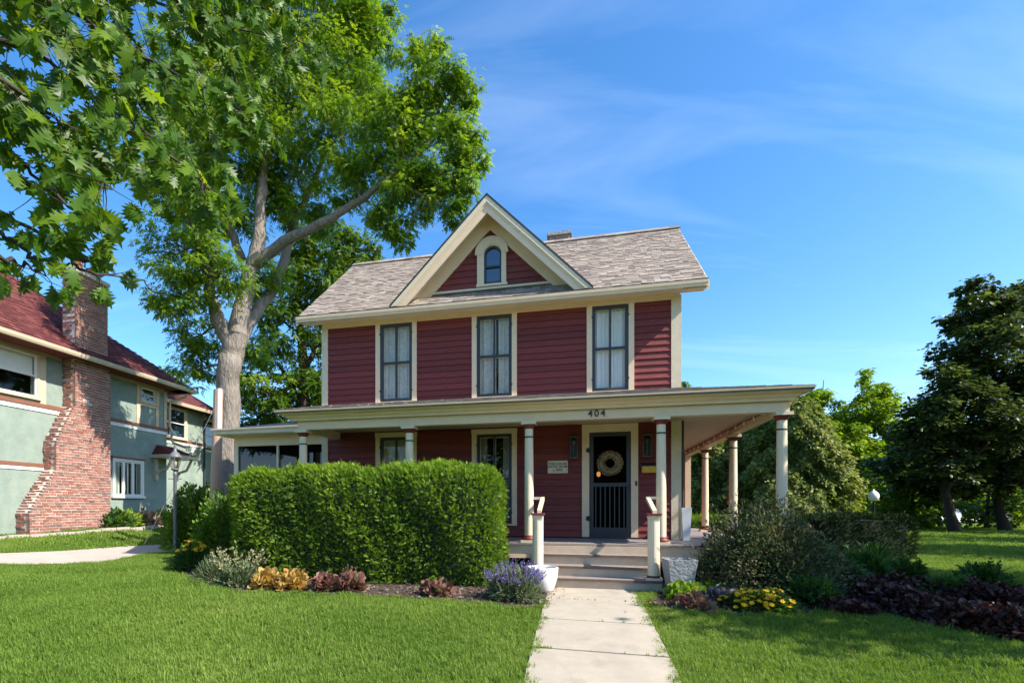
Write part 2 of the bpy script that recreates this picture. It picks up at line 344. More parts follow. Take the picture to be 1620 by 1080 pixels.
def sheet(name, mat, poly, lift, kind='structure', step=.35, th=0.0):
    """a thin surface following the ground inside an outline"""
    P = np.asarray(poly); bm_pts = []
    import bmesh
    bm = bmesh.new(); vs = [bm.verts.new((x, y, 0)) for x, y in poly]; bm.faces.new(vs)
    x0, y0 = P.min(0); x1, y1 = P.max(0)
    for k in range(1, int((x1-x0)/step)+1): bmesh.ops.bisect_plane(bm, geom=bm.verts[:]+bm.edges[:]+bm.faces[:], plane_co=(x0+k*step, 0, 0), plane_no=(1, 0, 0))
    for k in range(1, int((y1-y0)/step)+1): bmesh.ops.bisect_plane(bm, geom=bm.verts[:]+bm.edges[:]+bm.faces[:], plane_co=(0, y0+k*step, 0), plane_no=(0, 1, 0))
    for v in bm.verts: v.co.z = float(ground(v.co.x, v.co.y)) + lift
    bmesh.ops.recalc_face_normals(bm, faces=bm.faces[:])
    if bm.faces and sum(f.normal.z for f in bm.faces) < 0: bmesh.ops.reverse_faces(bm, faces=bm.faces[:])
    me = bpy.data.meshes.new(name); bm.to_mesh(me); bm.free(); me.materials.append(mat)
    o = link(name, me); tag(o, kind=kind); return o
BED_L = [tuple(GP(*p)) for p in [(268,893),(282,908),(308,922),(340,930),(395,937),(470,941),(560,942),(660,947),(740,953),(800,961),(862,961),(872,948),(884,934)]] + [tuple(H2W(a, b)) for a, b in [(-2.75,-2.3),(-2.75,-1.45),(-8.6,-1.45),(-9.3,-1.0)]]
BED_R = [tuple(GP(*p)) for p in [(1046,934),(1022,946),(1040,962),(1100,968),(1180,974),(1270,970),(1335,966),(1400,972),(1480,992),(1560,1008),(1660,1026),(1760,1040),(1760,955),(1620,934),(1500,921),(1420,912),(1405,885),(1300,872)]] + [tuple(H2W(a, b)) for a, b in [(1.6,-1.2),(-.62,-1.45),(-.62,-2.3)]]
sheet('flower_bed', M['soil'], BED_L, .016); sheet('flower_bed', M['soil'], BED_R, .016)
WALK = [tuple(GP(*p)) for p in [(-420,898),(0,893),(110,893),(185,888),(222,878),(290,871)]] + [tuple(GP(*p)) for p in [(330,862),(280,860),(190,865),(100,872),(0,876),(-420,874)]]
sheet('walkway', M['walk'], WALK, .02, step=.5)

# front path: separate cast slabs with open joints
root = thing('path', None, None); root['kind'] = 'structure'
b0 = -2.44; k = 0
for ln in [.98, 1.12, 1.10, 1.12, 1.1, 1.1, 1.1, 1.1, 1.1, 1.1]:
    g = Geo(); b1 = b0-ln; na = 5; nb = 6; w0, w1 = -2.36, -1.08
    ec = lambda t: .006*math.sin(9*t+k)
    top = []; jt = RNG.normal(0, .003)
    for j in range(nb+1):
        for i in range(na+1):
            a = w0+(w1-w0)*i/na + (ec(j) if i in (0, na) else 0); b = b0-.008+(b1+.008-(b0-.008))*j/nb
            p = H2W(a, b); e = -.012 if (i in (0, na) or j in (0, nb)) else 0
            top.append((p[0], p[1], float(ground(*p))+.034+e+jt))
    nv = len(top); bot = [(x, y, z-.09) for x, y, z in top]; f = []
    for j in range(nb):
        for i in range(na): q = j*(na+1)+i; f.append((q, q+na+1, q+na+2, q+1))
    rim = [i for i in range(na+1)] + [j*(na+1)+na for j in range(1, nb+1)] + [nb*(na+1)+i for i in range(na-1, -1, -1)] + [j*(na+1) for j in range(nb-1, 0, -1)]
    f += [(rim[i], rim[(i+1) % len(rim)], nv+rim[(i+1) % len(rim)], nv+rim[i]) for i in range(len(rim))]
    g.add(top+bot, f); g.build('slab', M['concrete'], root); b0 = b1; k += 1

# ------------------------------------------------------------------ the red house  (a: along the front, b: inwards, z: up)
house = thing('red_house', 'dark red clapboard house with cream trim, a steep front gable and a columned wraparound porch', 'house', (HO[0], HO[1], 0), -TH)
AL, WT, FL = -7.582, 5.42, .65         # left wall, wall top, porch floor
DEP = 5.2; TANP = .84
OH = .42
def holes_wall(g, a0, a1, z0, z1, holes, y0, y1):
    zs = sorted({z0, z1, *[h[2] for h in holes], *[h[3] for h in holes]}); xs = sorted({a0, a1, *[h[0] for h in holes], *[h[1] for h in holes]})
    for i in range(len(xs)-1):
        for j in range(len(zs)-1):
            cx, cz = (xs[i]+xs[i+1])/2, (zs[j]+zs[j+1])/2
            if not any(h[0] < cx < h[1] and h[2] < cz < h[3] for h in holes): g.box(xs[i], xs[i+1], y0, y1, zs[j], zs[j+1])
WIN = [(-6.30,-5.345,3.60,5.42),(-4.118,-3.162,3.60,5.42),(-1.752,-.842,3.60,5.42),(-6.30,-5.345,.93,2.92),(-4.118,-3.162,.93,2.92)]
CW = .105
DOOR = (-1.704,-.901,FL,2.78); DCAS = (-1.845,-.768,FL,2.94)
holes = [(w[0]+CW, w[1]-CW, w[2]+.03, w[3]-CW) for w in WIN] + [DOOR]
g = Geo(); holes_wall(g, AL, 0, 0.1, WT, holes, .004, .12)
wall = g.build('front_wall', M['redback'], house)
# clapboards: one object each, sharing one unit board stretched to length
def clap_mesh(h=.132):
    g = Geo(); g.hexa([(0,-.030,0),(1,-.030,0),(1,.003,0),(0,.003,0),(0,-.004,h),(1,-.004,h),(1,.003,h),(0,.003,h)]); return g.mesh('siding_board', M['red'])
CLAP = clap_mesh()
def boards(parent, z0, z1, blocks, a0, a1, pitch=.130):
    z = z0; n = 0
    while z < z1-.03:
        cuts = sorted([(c[0], c[1]) for c in blocks if c[2] < z+.10 and c[3] > z+.03]); x = a0; segs = []
        for c in cuts: segs.append((x, c[0])); x = c[1]
        segs.append((x, a1))
        for s0, s1 in segs:
            if s1-s0 < .03: continue
            parts = [(s0, s1)]
            if s1-s0 > 1.9 and random.random() < .4: m = s0+(s1-s0)*random.uniform(.3, .7); parts = [(s0, m-.0015), (m+.0015, s1)]
            for p0, p1 in parts:
                o = link('siding_board', CLAP, parent, (p0, random.uniform(-.0015, .0015), z+random.uniform(-.002, .002)))
                o.scale = (p1-p0, 1, min(1, (z1-z)/.132)); o.rotation_euler = (0, random.uniform(-.0008, .0008), 0)
        z += pitch
boards(wall, 3.42, 5.33, WIN[:3], AL+.12, -.155)
boards(wall, FL+.03, 2.97, WIN[3:]+[DCAS], AL+.12, -.155)

g = Geo()                                        # corner boards and frieze
g.box(-.155, .028, -.034, .12, FL, 5.40); g.box(AL-.03, AL+.12, -.034, .12, FL, 5.40)
g.build('corner_board', M['creamold'], house)
g = Geo(); g.box(AL+.12, -.155, -.032, .01, 5.325, 5.42); g.box(AL+.0, 0, -.055, -.0, 5.395, 5.418); g.build('frieze_board', M['cream'], house)
# side, back walls with clapboard relief
g = Geo()
for sgn, x in ((-1, AL), (1, 0)):
    for i in range(38):
        z = .3+.131*i
        if z > 5.35: break
        x0, x1 = (x-.022, x+.1) if sgn < 0 else (x-.1, x+.022)
        v = [(x0,.12,z),(x1,.12,z),(x1,DEP,z),(x0,DEP,z)]; t = .018
        u = [(x0+(t if sgn < 0 else 0),.12,z+.128),(x1-(t if sgn > 0 else 0),.12,z+.128),(x1-(t if sgn > 0 else 0),DEP,z+.128),(x0+(t if sgn < 0 else 0),DEP,z+.128)]
        g.hexa(v+u)
g.box(AL, 0, DEP-.1, DEP, .2, 5.4)
for x in (AL, -.1): g.prism([(x,0,5.4),(x,DEP,5.4),(x,DEP/2,5.4+TANP*DEP/2)], (.1,0,0))
g.build('side_wall', M['red'], house)
g = Geo(); g.box(AL+.1, -.1, .15, DEP-.1, 3.1, 3.2); g.box(AL+.1, -.1, .15, DEP-.1, .5, .6); g.build('inside_floor', M['dark'], house)

def window(a0, a1, z0, z1, kind):
    g = Geo(); y0, y1 = -.046, .006; zi = z1-CW
    g.box(a0, a0+CW, y0, y1, z0, zi); g.box(a1-CW, a1, y0, y1, z0, zi); g.box(a0-.008, a1+.008, y0-.008, y1, zi, z1); g.box(a0, a1, y0-.012, y1, z0-.035, z0)
    w = g.build('window', M['cream'], house)
    s0, s1, t0, t1 = a0+CW, a1-CW, z0+.0, zi; f = .066; y0, y1 = -.028, .022; g = Geo()
    g.box(s0+.004, s0+f, y0, y1, t0+.012, t1-.004); g.box(s1-f, s1-.004, y0, y1, t0+.012, t1-.004); g.box(s0+f, s1-f, y0, y1, t1-f, t1-.004); g.box(s0+f, s1-f, y0, y1, t0+.012, t0+f)
    c = (s0+s1)/2; mz = (t0+t1)/2; g.box(c-.020, c+.020, y0+.004, y1, t0+f, t1-f); g.box(s0+f, s1-f, y0+.007, y1, mz-.022, mz+.022)
    for x in (s0-.01, s1-.008):
        for z in (t0+.22, t1-.24): g.box(x, x+.02, -.056, -.03, z, z+.035)
    g.build('sash', M['sash'], w)
    g = Geo()                                     # pale inner sash edge seen through the storm sash
    for xx in ((s0+f, c-.020), (c+.020, s1-f)):
        for zz in ((t0+f, mz-.022), (mz+.022, t1-f)):
            p = Geo(); p.box(xx[0], xx[1], .004, .008, zz[0], zz[1]); p.build('pane', M['glass'], w)
            g.box(xx[0], xx[0]+.011, .03, .05, zz[0], zz[1]); g.box(xx[1]-.011, xx[1], .03, .05, zz[0], zz[1]); g.box(xx[0]+.011, xx[1]-.011, .03, .05, zz[1]-.013, zz[1]); g.box(xx[0]+.011, xx[1]-.011, .03, .05, zz[0], zz[0]+.013)
    g.build('inner_sash', M['white'], w)
    if kind:
        parts = [(s0, s1)] if kind == 1 else [(s0, s0+.33), (s1-.30, s1)] if kind == 3 else [(s0, s0+.2), (s1-.2, s1)]
        g = Geo()
        for p0, p1 in parts:
            n = int((p1-p0)/.012); ph = random.random()*6; xs = np.linspace(p0, p1, n); ys = .11+.016*np.sin(xs*52+ph)+.008*np.sin(xs*131+2*ph)
            v = np.concatenate([np.stack([xs, ys, np.full(n, t0)], -1), np.stack([xs, ys, np.full(n, t1)], -1)]); i = np.arange(n-1); g.add(v, np.stack([i, i+1, n+i+1, n+i], -1))
        g.build('curtain', M['lace'] if kind == 2 else M['sheer'] if kind == 3 or a0 < -6 else M['curtain'], w, smooth=True)
for i, w in enumerate(WIN): window(*w, kind=(1, 3, 1, 1, 2)[i])

# main roof: deck, shingles (the largest 300 singly), eave trim
RB, RZ = 2.6, 5.50+TANP*3.02
E0, E1 = AL-.44, .42
g = Geo(); ra = [(E0,-OH,5.47),(E1,-OH,5.47),(E1,RB,RZ-.03),(E0,RB,RZ-.03)]; g.prism(ra, (0, 0, -.05))
g.prism([(E0,RB,RZ-.03),(E1,RB,RZ-.03),(E1,DEP+OH,5.47),(E0,DEP+OH,5.47)], (0, 0, -.05))
roof = g.build('roof', M['deck'], house)
NV = 6
def shingle_mesh(r):
    g = Geo(); d = .16; t = .012      # unit width along x, runs up the slope along y
    g.hexa([(0,0,0),(1,0,0),(1,d,0),(0,d,0),(0,0,t),(1,0,t),(1,d,.003),(0,d,.003)], r); return g.mesh('shingle', M['shingle'])
SHV = [shingle_mesh((i+.5)/NV) for i in range(NV)]
def lay_shingles(parent, P0, U, V, length, slope, top_limit, singles, lim=None, expo=.118, near=None):
    """courses of shingles on a plane: P0 corner, U along the eave, V up the slope, returns the joined remainder"""
    U = unit(U); V = unit(V); Nn = np.cross(U, V); lst = []
    r = 0; y = 0
    while y < slope-.02:
        x0, x1 = lim(y) if lim else (0, length); x = x0 - random.uniform(0, .2)
        while x < x1:
            w = random.choice([.10,.13,.17,.2,.26]); s0, s1 = max(x, x0), min(x+w-.004, x1)
            if s1-s0 > .03: lst.append((s0, s1, y, random.randrange(NV), random.choice([0, 0, .006])))
            x += w
        y += expo; r += 1
    M4 = Matrix(((U[0],V[0],Nn[0],0),(U[1],V[1],Nn[1],0),(U[2],V[2],Nn[2],0),(0,0,0,1)))
    if near: lst.sort(key=near)
    g = Geo()
    for i, (s0, s1, y, c, up) in enumerate(lst):
        p = np.asarray(P0)+U*s0+V*y+Nn*(.002+up)
        if i < singles:
            o = link('shingle', SHV[c], parent, p); m = M4.copy(); m.translation = p; o.matrix_local = m @ Matrix.Diagonal((s1-s0, 1, 1, 1))
        else:
            t = .014; d = min(.16, slope-y+.02); q = []
            for a, b, cc in ((0,0,0),(1,0,0),(1,d,0),(0,d,0),(0,0,t),(1,0,t),(1,d,.004),(0,d,.004)): q.append(p+U*a*(s1-s0)+V*b+Nn*cc)
            g.hexa(q, (c+.5)/NV)
    return g
SL = math.hypot(3.02, RZ-5.50)
V = (0, 3.02, RZ-5.50)
gs = lay_shingles(roof, (E0, -OH, 5.475), (1,0,0), V, E1-E0, SL, 0, 300, near=lambda s: (0 if (s[0]+E0 > -1.9 or s[1]+E0 < -5.6) else 1, s[2]))
tag(gs.build('roof_shingles', M['shingle'], roof), kind='stuff')
g = Geo(); n = 34                                   # ridge caps
for i in range(n):
    x0 = E0+(E1-E0)*i/n; x1 = x0+(E1-E0)/n+.04
    for s in (-1, 1): g.hexa([(x0,RB,RZ+.012),(x1,RB,RZ+.02),(x1,RB+s*.13,RZ-.095),(x0,RB+s*.13,RZ-.10),(x0,RB,RZ+.03),(x1,RB,RZ+.038),(x1,RB+s*.14,RZ-.075),(x0,RB+s*.14,RZ-.08)], random.random())
tag(g.build('ridge_cap', M['shingle'], roof), kind='stuff')
g = Geo(); prof = [(0,5.37),(.025,5.37),(.025,5.41),(.045,5.43),(.05,5.485),(.015,5.49),(0,5.465)]
g.sweep([(E0,-OH,0,-1),(E1,-OH,0,-1)], prof)
g.build('eave_fascia', M['cream'], house)
g = Geo(); g.box(E0, E1, -OH+.0, -.05, 5.42, 5.435)
for x in (E0, E1-.0):
    for s in (0, 1):
        yy = (-OH, RB) if s == 0 else (RB, DEP+OH); zz = (5.46, RZ-.04) if s == 0 else (RZ-.04, 5.46)
        x0, x1 = (x-.02, x+.03) if x == E0 else (x-.03, x+.02)
        g.hexa([(x0,yy[0],zz[0]-.16),(x1,yy[0],zz[0]-.16),(x1,yy[1],zz[1]-.16),(x0,yy[1],zz[1]-.16),(x0,yy[0],zz[0]+.005),(x1,yy[0],zz[0]+.005),(x1,yy[1],zz[1]+.005),(x0,yy[1],zz[1]+.005)])
for x0, x1 in ((E0+.03, AL), (0, E1-.03)):
    g.hexa([(x0,-OH+.02,5.35+.0),(x1,-OH+.02,5.35),(x1,RB,RZ-.13),(x0,RB,RZ-.13),(x0,-OH+.02,5.37),(x1,-OH+.02,5.37),(x1,RB,RZ-.11),(x0,RB,RZ-.11)])
g.build('rake_and_soffit', M['soffit'], house)
g = Geo(); g.box(E0, E1, -OH-.052, -OH, 5.492, 5.500); g.build('drip_edge', M['drip'], house)

# front gable
GA, GZ, GH = -3.728, 7.655, 2.095           # ridge position, peak, half width at the eave
g = Geo(); bk = -.0
for s in (-1, 1):
    tip = np.array([GA+s*GH, -OH-.03, GZ-GH-.0]); pk = np.array([GA, -OH-.03, GZ]); back = np.array([GA, 2.15, GZ])
    v = [tip, pk, back]; g.prism(v if s < 0 else v[::-1], (0, 0, -.05))
g.build('gable_roof', M['drip'], house)
M['rake'] = M['white']
rk = thing('gable_trim', None, None); rk.parent = house
def rake(name, off0, off1, y0, y1, mat):
    """a board following both slopes; off0..off1 measured down from the roof line, square to the slope"""
    g = Geo(); q = math.sqrt(2)
    for s in (-1, 1):
        pk0 = GZ-.05-off0*q; pk1 = GZ-.05-off1*q; L = GH-.02
        pts = [(GA, y0, pk0), (GA+s*(L-off0*q*0), y0, pk0-L), (GA+s*(L-(off1-off0)*q*0)-s*0, y0, pk0-L-(off1-off0)*q*.0)]
        zc = 5.535 if y0 < -.2 else 5.80; pts = [(GA, y0, pk0), (GA+s*(pk0-zc), y0, zc), (GA+s*(pk1-zc), y0, zc), (GA, y0, pk1)]
        g.prism(pts if s > 0 else pts[::-1], (0, y1-y0, 0))
    return g.build(name, mat, rk)
rake('rake_board', 0, .085, -OH-.02, -OH+.015, M['white']); rake('rake_crown', .085, .12, -OH+.0, -OH+.03, M['cream']); rake('rake_fascia', .12, .235, -OH+.012, -OH+.04, M['cream'])
rake('rake_soffit', .10, .125, -OH+.03, -.02, M['soffit'])
rake('rake_frieze', .125, .30, -.06, -.0, M['cream']); rake('rake_bead', .30, .345, -.045, -.0, M['cream'])
GB, GT = 5.915, GZ-.05-.345*math.sqrt(2)      # base and apex of the red triangle
g = Geo(); hw = GT-GB; g.prism([(GA-hw-.3,0.03,GB-.12),(GA+hw+.3,.03,GB-.12),(GA,.03,GT+.28)], (0,.06,0))
gw = g.build('gable_wall', M['redback'], house)
z = GB
GWX = (-4.022, -3.365); GWT = 6.955
def arch(x0, x1, z0, ztop, y, n=14):
    r = (x1-x0)/2; c = (x0+x1)/2; zs = ztop-r
    return [(x0,y,z0)]+[(c-r*math.cos(t), y, zs+r*math.sin(t)) for t in np.linspace(0, math.pi, n)]+[(x1,y,z0)]
while z < GT-.02:
    h = min(.135, GT-z); w0 = GT-z; w1 = max(GT-z-h, 0.004)
    def piece(a0, a1, c0, c1):
        g = Geo(); g.hexa([(a0,-.016,z),(a1,-.016,z),(a1,.03,z),(a0,.03,z),(c0,.004,z+h),(c1,.004,z+h),(c1,.03,z+h),(c0,.03,z+h)]); g.build('siding_board', M['red'], gw)
    if z < GWT-.05:
        r = .33; zm = z+h/2; zs = GWT-r; half = r if zm < zs else math.sqrt(max(r*r-(zm-zs)**2, 0)); cx = sum(GWX)/2
        if GA-w0 < cx-half: piece(GA-w0, min(cx-half+.03, GA), GA-w1, min(cx-half+.03, GA))
        if GA+w0 > cx+half: piece(max(cx+half-.03, GA), GA+w0, max(cx+half-.03, GA), GA+w1)
    else: piece(GA-w0, GA+w0, GA-w1, GA+w1)
    z += .135
# arched window
def ring(o, i, d):
    g = Geo(); n = len(o); o = np.asarray(o); i = np.asarray(i); dd = np.array([0, d, 0])
    v = np.vstack([o, i, o+dd, i+dd]); f = []
    for k in range(n-1): f += [(k, n+k, n+k+1, k+1), (2*n+k, 2*n+k+1, 3*n+k+1, 3*n+k), (k, k+1, 2*n+k+1, 2*n+k), (n+k, 3*n+k, 3*n+k+1, n+k+1)]
    g.add(v, f); return g
aw = ring(arch(GWX[0]+.02, GWX[1]-.02, 5.97, GWT-.02, -.055), arch(-3.855,-3.485,5.97,6.775,-.055), .09)
aw.box(-4.02,-3.36,-.065,.03,5.925,5.972)
for k in range(1): pass
ear = ring(arch(GWX[0]-.025, GWX[1]+.025, 6.60, GWT+.015, -.07), arch(-3.875,-3.475,6.60,6.80,-.07), .03); 
aw = aw.build('arched_window', M['cream'], house); ear.build('arch_hood', M['cream'], aw)
g = ring(arch(-3.86,-3.48,5.975,6.775,-.02), arch(-3.815,-3.525,6.03,6.735,-.02), .05); g.box(-3.82,-3.52,-.018,.03,5.975,6.03); g.box(-3.82,-3.52,-.022,.03,6.325,6.36); g.build('sash', M['sash'], aw)
g = Geo(); g.prism(arch(-3.815,-3.525,6.03,6.735,.015), (0,.006,0)); g.build('pane', M['glassdark'], aw)
g = Geo(); g.box(GA-hw-.36, GA+hw+.36, -.05, .02, GB-.05, GB-.008); g.build('flashing', M['creamold'], house)

# chimney
g = Geo(); g.box(-2.66,-2.12,RB+.05,RB+.55,RZ-.9,RZ+.17)
ch = g.build('chimney', paint('chimney_masonry', (.26,.19,.15), .9, .3, 12, .8, 40), house)
g = Geo(); g.box(-2.70,-2.08,RB+.01,RB+.59,RZ+.17,RZ+.25); g.build('chimney_cap', M['stone'], ch)

# ------------------------------------------------------------------ porch
PB, PE = -1.5, 6.1               # column line, back end of the side porch
PA0, PA1 = -7.24, 1.28
g = Geo()                         # roof slab: front and right slopes meet in a hip
ro = [(-7.66,-1.86,3.13),(1.60,-1.86,3.13),(0,.02,3.575),(-7.66,.02,3.575)]
rs = [(1.60,-1.86,3.13),(1.60,PE+.3,3.13),(0,PE+.3,3.575),(0,.02,3.575)]
g.prism(ro, (0,0,-.04)); g.prism(rs, (0,0,-.04))
proof = g.build('porch_roof', M['deck'], house)
V = np.array([0, 1.88, .445]); SLP = float(np.linalg.norm(V))
gs = lay_shingles(proof, (-7.68,-1.868,3.142), (1,0,0), V, 9.28, SLP, 0, 0, lim=lambda y: (0, 9.28-1.6*y/SLP))
tag(gs.build('roof_shingles', M['shingle'], proof), kind='stuff')
g = Geo(); PR = [(0,2.965),(.05,2.965),(.06,3.0),(.10,3.03),(.115,3.055),(.20,3.075),(.215,3.105),(.24,3.112),(.258,3.118),(.262,3.146),(.0,3.146)]
PR = [(o-.0, z) for o, z in PR]
path = [(-7.39,0.0,-1,0),(-7.39,-1.615,-1,-1),(1.355,-1.615,1,-1),(1.355,PE+.2,1,0)]
g.sweep(path, PR); g.build('porch_cornice', M['cream'], house)
g = Geo()
g.box(-7.32, 1.355, -1.585, -1.415, 2.80, 2.965); g.box(1.185, 1.355, -1.415, PE, 2.80, 2.965); g.box(-7.32, -7.15, -1.415, -.03, 2.80, 2.965)
g.build('porch_beam', M['cream'], house)
g = Geo(); g.box(-7.15, 1.185, -1.415, -.035, 2.955, 2.97); g.box(.03, 1.185, -.035, PE, 2.955, 2.97)
for i in range(80): x = -7.14+.104*i; g.box(x, x+.098, -1.41, -.04, 2.950, 2.955) if x < 1.08 else None
for i in range(11): x = .04+.104*i; g.box(x, x+.098, -.03, PE, 2.950, 2.955)
tag(g.build('porch_ceiling', M['ceiling'], house), kind='stuff')
# floor boards run from the wall to the edge; the side porch boards run the other way
g = Geo(); x = -7.40
while x < 1.42:
    g.box(x, min(x+.080, 1.42), -1.64, -.03, FL-.03+random.uniform(-.001,.001), FL+random.uniform(-.0015,.0015)); x += .084
y = -.026
while y < PE: g.box(.032, 1.42, y, y+.080, FL-.03, FL+random.uniform(-.0015,.0015)); y += .084
pf = tag(g.build('porch_floor', M['floor'], house), kind='stuff')
g = Geo()
g.box(-7.38, -2.66, -1.60, -1.56, FL-.27, FL-.032); g.box(-.64, 1.38, -1.60, -1.56, FL-.27, FL-.032); g.box(1.34, 1.38, -1.56, PE, FL-.27, FL-.032); g.box(-7.38,-7.34,-1.56,0,FL-.27,FL-.032)
g.box(-.70,-.58,-1.615,-1.54,.0,FL-.032); g.box(-2.74,-2.62,-1.615,-1.54,.0,FL-.032); g.box(1.28,1.40,-1.615,-1.54,0,FL-.27)
g.build('porch_apron', M['cream'], house)
g = Geo()
def lattice(a0, a1, z0, z1, y):
    k = a0-.4
    while k < a1:
        for s in (-1, 1):
            x0, x1 = (k, k+(z1-z0)) if s > 0 else (k+(z1-z0), k); zz0, zz1 = z0, z1
            for (u, v) in ((x0, x1),):
                if min(u, v) < a0 or max(u, v) > a1: continue
                g.hexa([(u-.018,y,zz0),(u+.018,y,zz0),(u+.018,y+.008,zz0),(u-.018,y+.008,zz0),(v-.018,y,zz1),(v+.018,y,zz1),(v+.018,y+.008,zz1),(v-.018,y+.008,zz1)]); 
        k += .10
lattice(-7.3,-2.75,.0,FL-.27,-1.55); lattice(-.6,1.3,.0,FL-.27,-1.55)
tag(g.build('porch_lattice', M['lattice'], house), kind='stuff')
g = Geo(); g.box(-7.3, 1.3, -1.50, -1.46, -.1, FL-.04); g.build('under_porch_shade_panel', M['dark'], house)  # near-black panel standing in for the shade behind the lattice

# steps
M['nose'] = paint('dark_front_edge', (.13,.095,.085), .7, .25, 12, .2, 40)  # for a narrow strip, darker than the tread, along its front
st = thing('porch_steps', None, None); st.parent = house
SA0, SA1 = -2.62, -.68
for i in range(3):
    z = FL-.1625*(i+1); bb = -1.60-.28*i; g = Geo()
    g.box(SA0, SA1, bb-.305, bb-.0, z-.035, z); tr_ = g.build('tread', M['tread'], st); g = Geo(); g.box(SA0-.002, SA1+.002, bb-.318, bb-.305, z-.037, z-.002); g.build('nosing', M['nose'], tr_)
for i in range(4):
    z1 = FL-.03-.1625*i; bb = -1.60-.28*i; g = Geo(); g.box(SA0+.03, SA1-.03, bb-.0+(-.004), bb+.02, max(z1-.1625, -.05), z1-.004); g.build('riser', M['riser'], st)
g = Geo(); g.box(SA0+.03, SA1-.03, -1.70, -1.64, -.05, FL-.04)
for x in (SA0-.0, SA1-.035):
    g.prism([(x,-2.46,-.08),(x,-2.46,.13),(x,-2.17,.13),(x,-2.17,.29),(x,-1.89,.29),(x,-1.89,.455),(x,-1.62,.455),(x,-1.62,-.08)], (.035,0,0))
g.build('stringer', M['riser'], st)
g = Geo(); g.box(SA0, SA1, -1.645, -1.60, FL-.032, FL+.002); g.build('nosing', M['tread'], st)

# porch columns: one built, the others copied with their pieces
def column(a, b):
    o = thing('porch_column', None, None, (a, b, FL)); o.parent = house
    g = Geo(); g.box(-.135,.135,-.135,.135,0,.045); g.build('plinth', M['white'], o)
    g = Geo(); g.lathe([(.075,.045),(.118,.046),(.128,.07),(.118,.092),(.098,.098),(.104,.112),(.096,.128),(.078,.134)], 24); g.build('base', M['redtrim'], o, True)
    g = Geo(); H = 2.15
    g.lathe([(.082,.12),(.083,.6),(.080,1.2),(.073,H-.12)], 24); g.build('shaft', M['white'], o, True)
    g = Geo(); g.lathe([(.0755,H-.285),(.082,H-.283),(.084,H-.272),(.082,H-.261),(.0755,H-.259)], 24); g.build('ring', M['sash'], o, True)
    g = Geo(); g.lathe([(.070,H-.13),(.078,H-.125),(.085,H-.115),(.098,H-.085),(.122,H-.062),(.124,H-.052),(.0,H-.052)], 24); g.build('capital', M['redtrim'], o, True)
    g = Geo(); g.box(-.128,.128,-.128,.128,H-.052,H-.0005); g.build('abacus', M['white'], o)
    return o
c0 = column(-7.24, PB)
for a, b in [(-5.02,PB),(-2.775,PB),(-.555,PB),(1.27,PB),(1.27,1.2),(1.27,3.7)]:
    c = copy_tree(c0, house); c.location = (a, b, FL)
g = Geo(); g.box(1.19,1.35,PE-.25,PE-.09,FL,2.80); g.build('porch_post', M['cream'], house)

# newel posts with handrails
def newel(a, ca):
    o = thing('newel_post', None, None); o.parent = house
    b = -2.335; z0 = .1625
    g = Geo(); g.box(a-.12,a+.12,b-.10,b+.12,z0,z0+.035); g.build('plinth', M['white'], o)
    g = Geo(); n = 8; q = [(.072,z0+.035),(.085,z0+.05),(.085,1.14)]
    v = []; f = []
    r = .088
    for zz in (z0+.03, 1.06): v += [(a+r*math.cos(t), b+r*math.sin(t), zz) for t in np.arange(16)*math.pi/8]
    f = [(i, (i+1) % 16, 16+(i+1) % 16, 16+i) for i in range(16)]; g.add(v, f)
    sq = []
    for t in np.arange(16)*math.pi/8:
        m = max(abs(math.cos(t)), abs(math.sin(t))); sq.append((a+.086*math.cos(t)/m, b+.086*math.sin(t)/m, 1.11))
    g.add(v[16:]+sq, [(i, (i+1) % 16, 16+(i+1) % 16, 16+i) for i in range(16)]); g.box(a-.086,a+.086,b-.086,b+.086,1.11,1.152)
    g.build('post', M['white'], o)
    g = Geo(); g.box(a-.105,a+.105,b-.105,b+.105,1.152,1.186); g.lathe([(.10,z0+.036),(.102,z0+.05),(.095,z0+.066),(.087,z0+.07)], 16, (a,b,0)); g.build('cap', M['redtrim'], o)
    g = Geo(); h = .032
    g.hexa([(a-h+.02,b+.02,1.186),(a+h+.02,b+.02,1.186),(a+h+.02,PB+.03,1.40),(a-h+.02,PB+.03,1.40),(a-h+.02,b+.02,1.235),(a+h+.02,b+.02,1.235),(a+h+.02,PB+.03,1.465),(a-h+.02,PB+.03,1.465)])
    x0, x1 = sorted((a+.02, ca)); g.box(x0-(.032 if ca < a else 0)+(.0), x1+(.032 if ca > a else 0), PB-.03, PB+.03, 1.415, 1.462)
    g.build('handrail', M['white'], o)
newel(-2.555, -2.70); newel(-.785, -.63)

# screen door
dr = thing('screen_door', None, None); dr.parent = house
d0, d1, z0, z1 = DOOR
g = Geo(); y0, y1 = -.046, .006
g.box(DCAS[0], d0, y0, y1, FL+.002, z1); g.box(d1, DCAS[1], y0, y1, FL+.002, z1); g.box(DCAS[0]-.0, DCAS[1]+.0, y0-.01, y1, z1, DCAS[3]); g.build('door_casing', M['cream'], house)
g = Geo(); f = .085; mz = 1.745; y0, y1 = -.022, .012
g.box(d0+.003,d0+f,y0,y1,z0+.012,z1-.004); g.box(d1-f,d1-.003,y0,y1,z0+.012,z1-.004); g.box(d0+f,d1-f,y0,y1,z1-f,z1-.004); g.box(d0+f,d1-f,y0,y1,z0+.012,z0+.22); g.box(d0+f,d1-f,y0,y1,mz-.055,mz+.02); g.build('door_frame', M['sash'], dr)
n = 7
for i in range(n):
    x = d0+f+(d1-d0-2*f)*(i+.5)/n; g = Geo(); g.box(x-.011,x+.011,-.018,-.004,z0+.22,mz-.055); g.build('baluster', M['sash'], dr)
gm = M['screen'] = glassmat('insect_screen', (.22,.22,.23), .0, .5, 1.1)
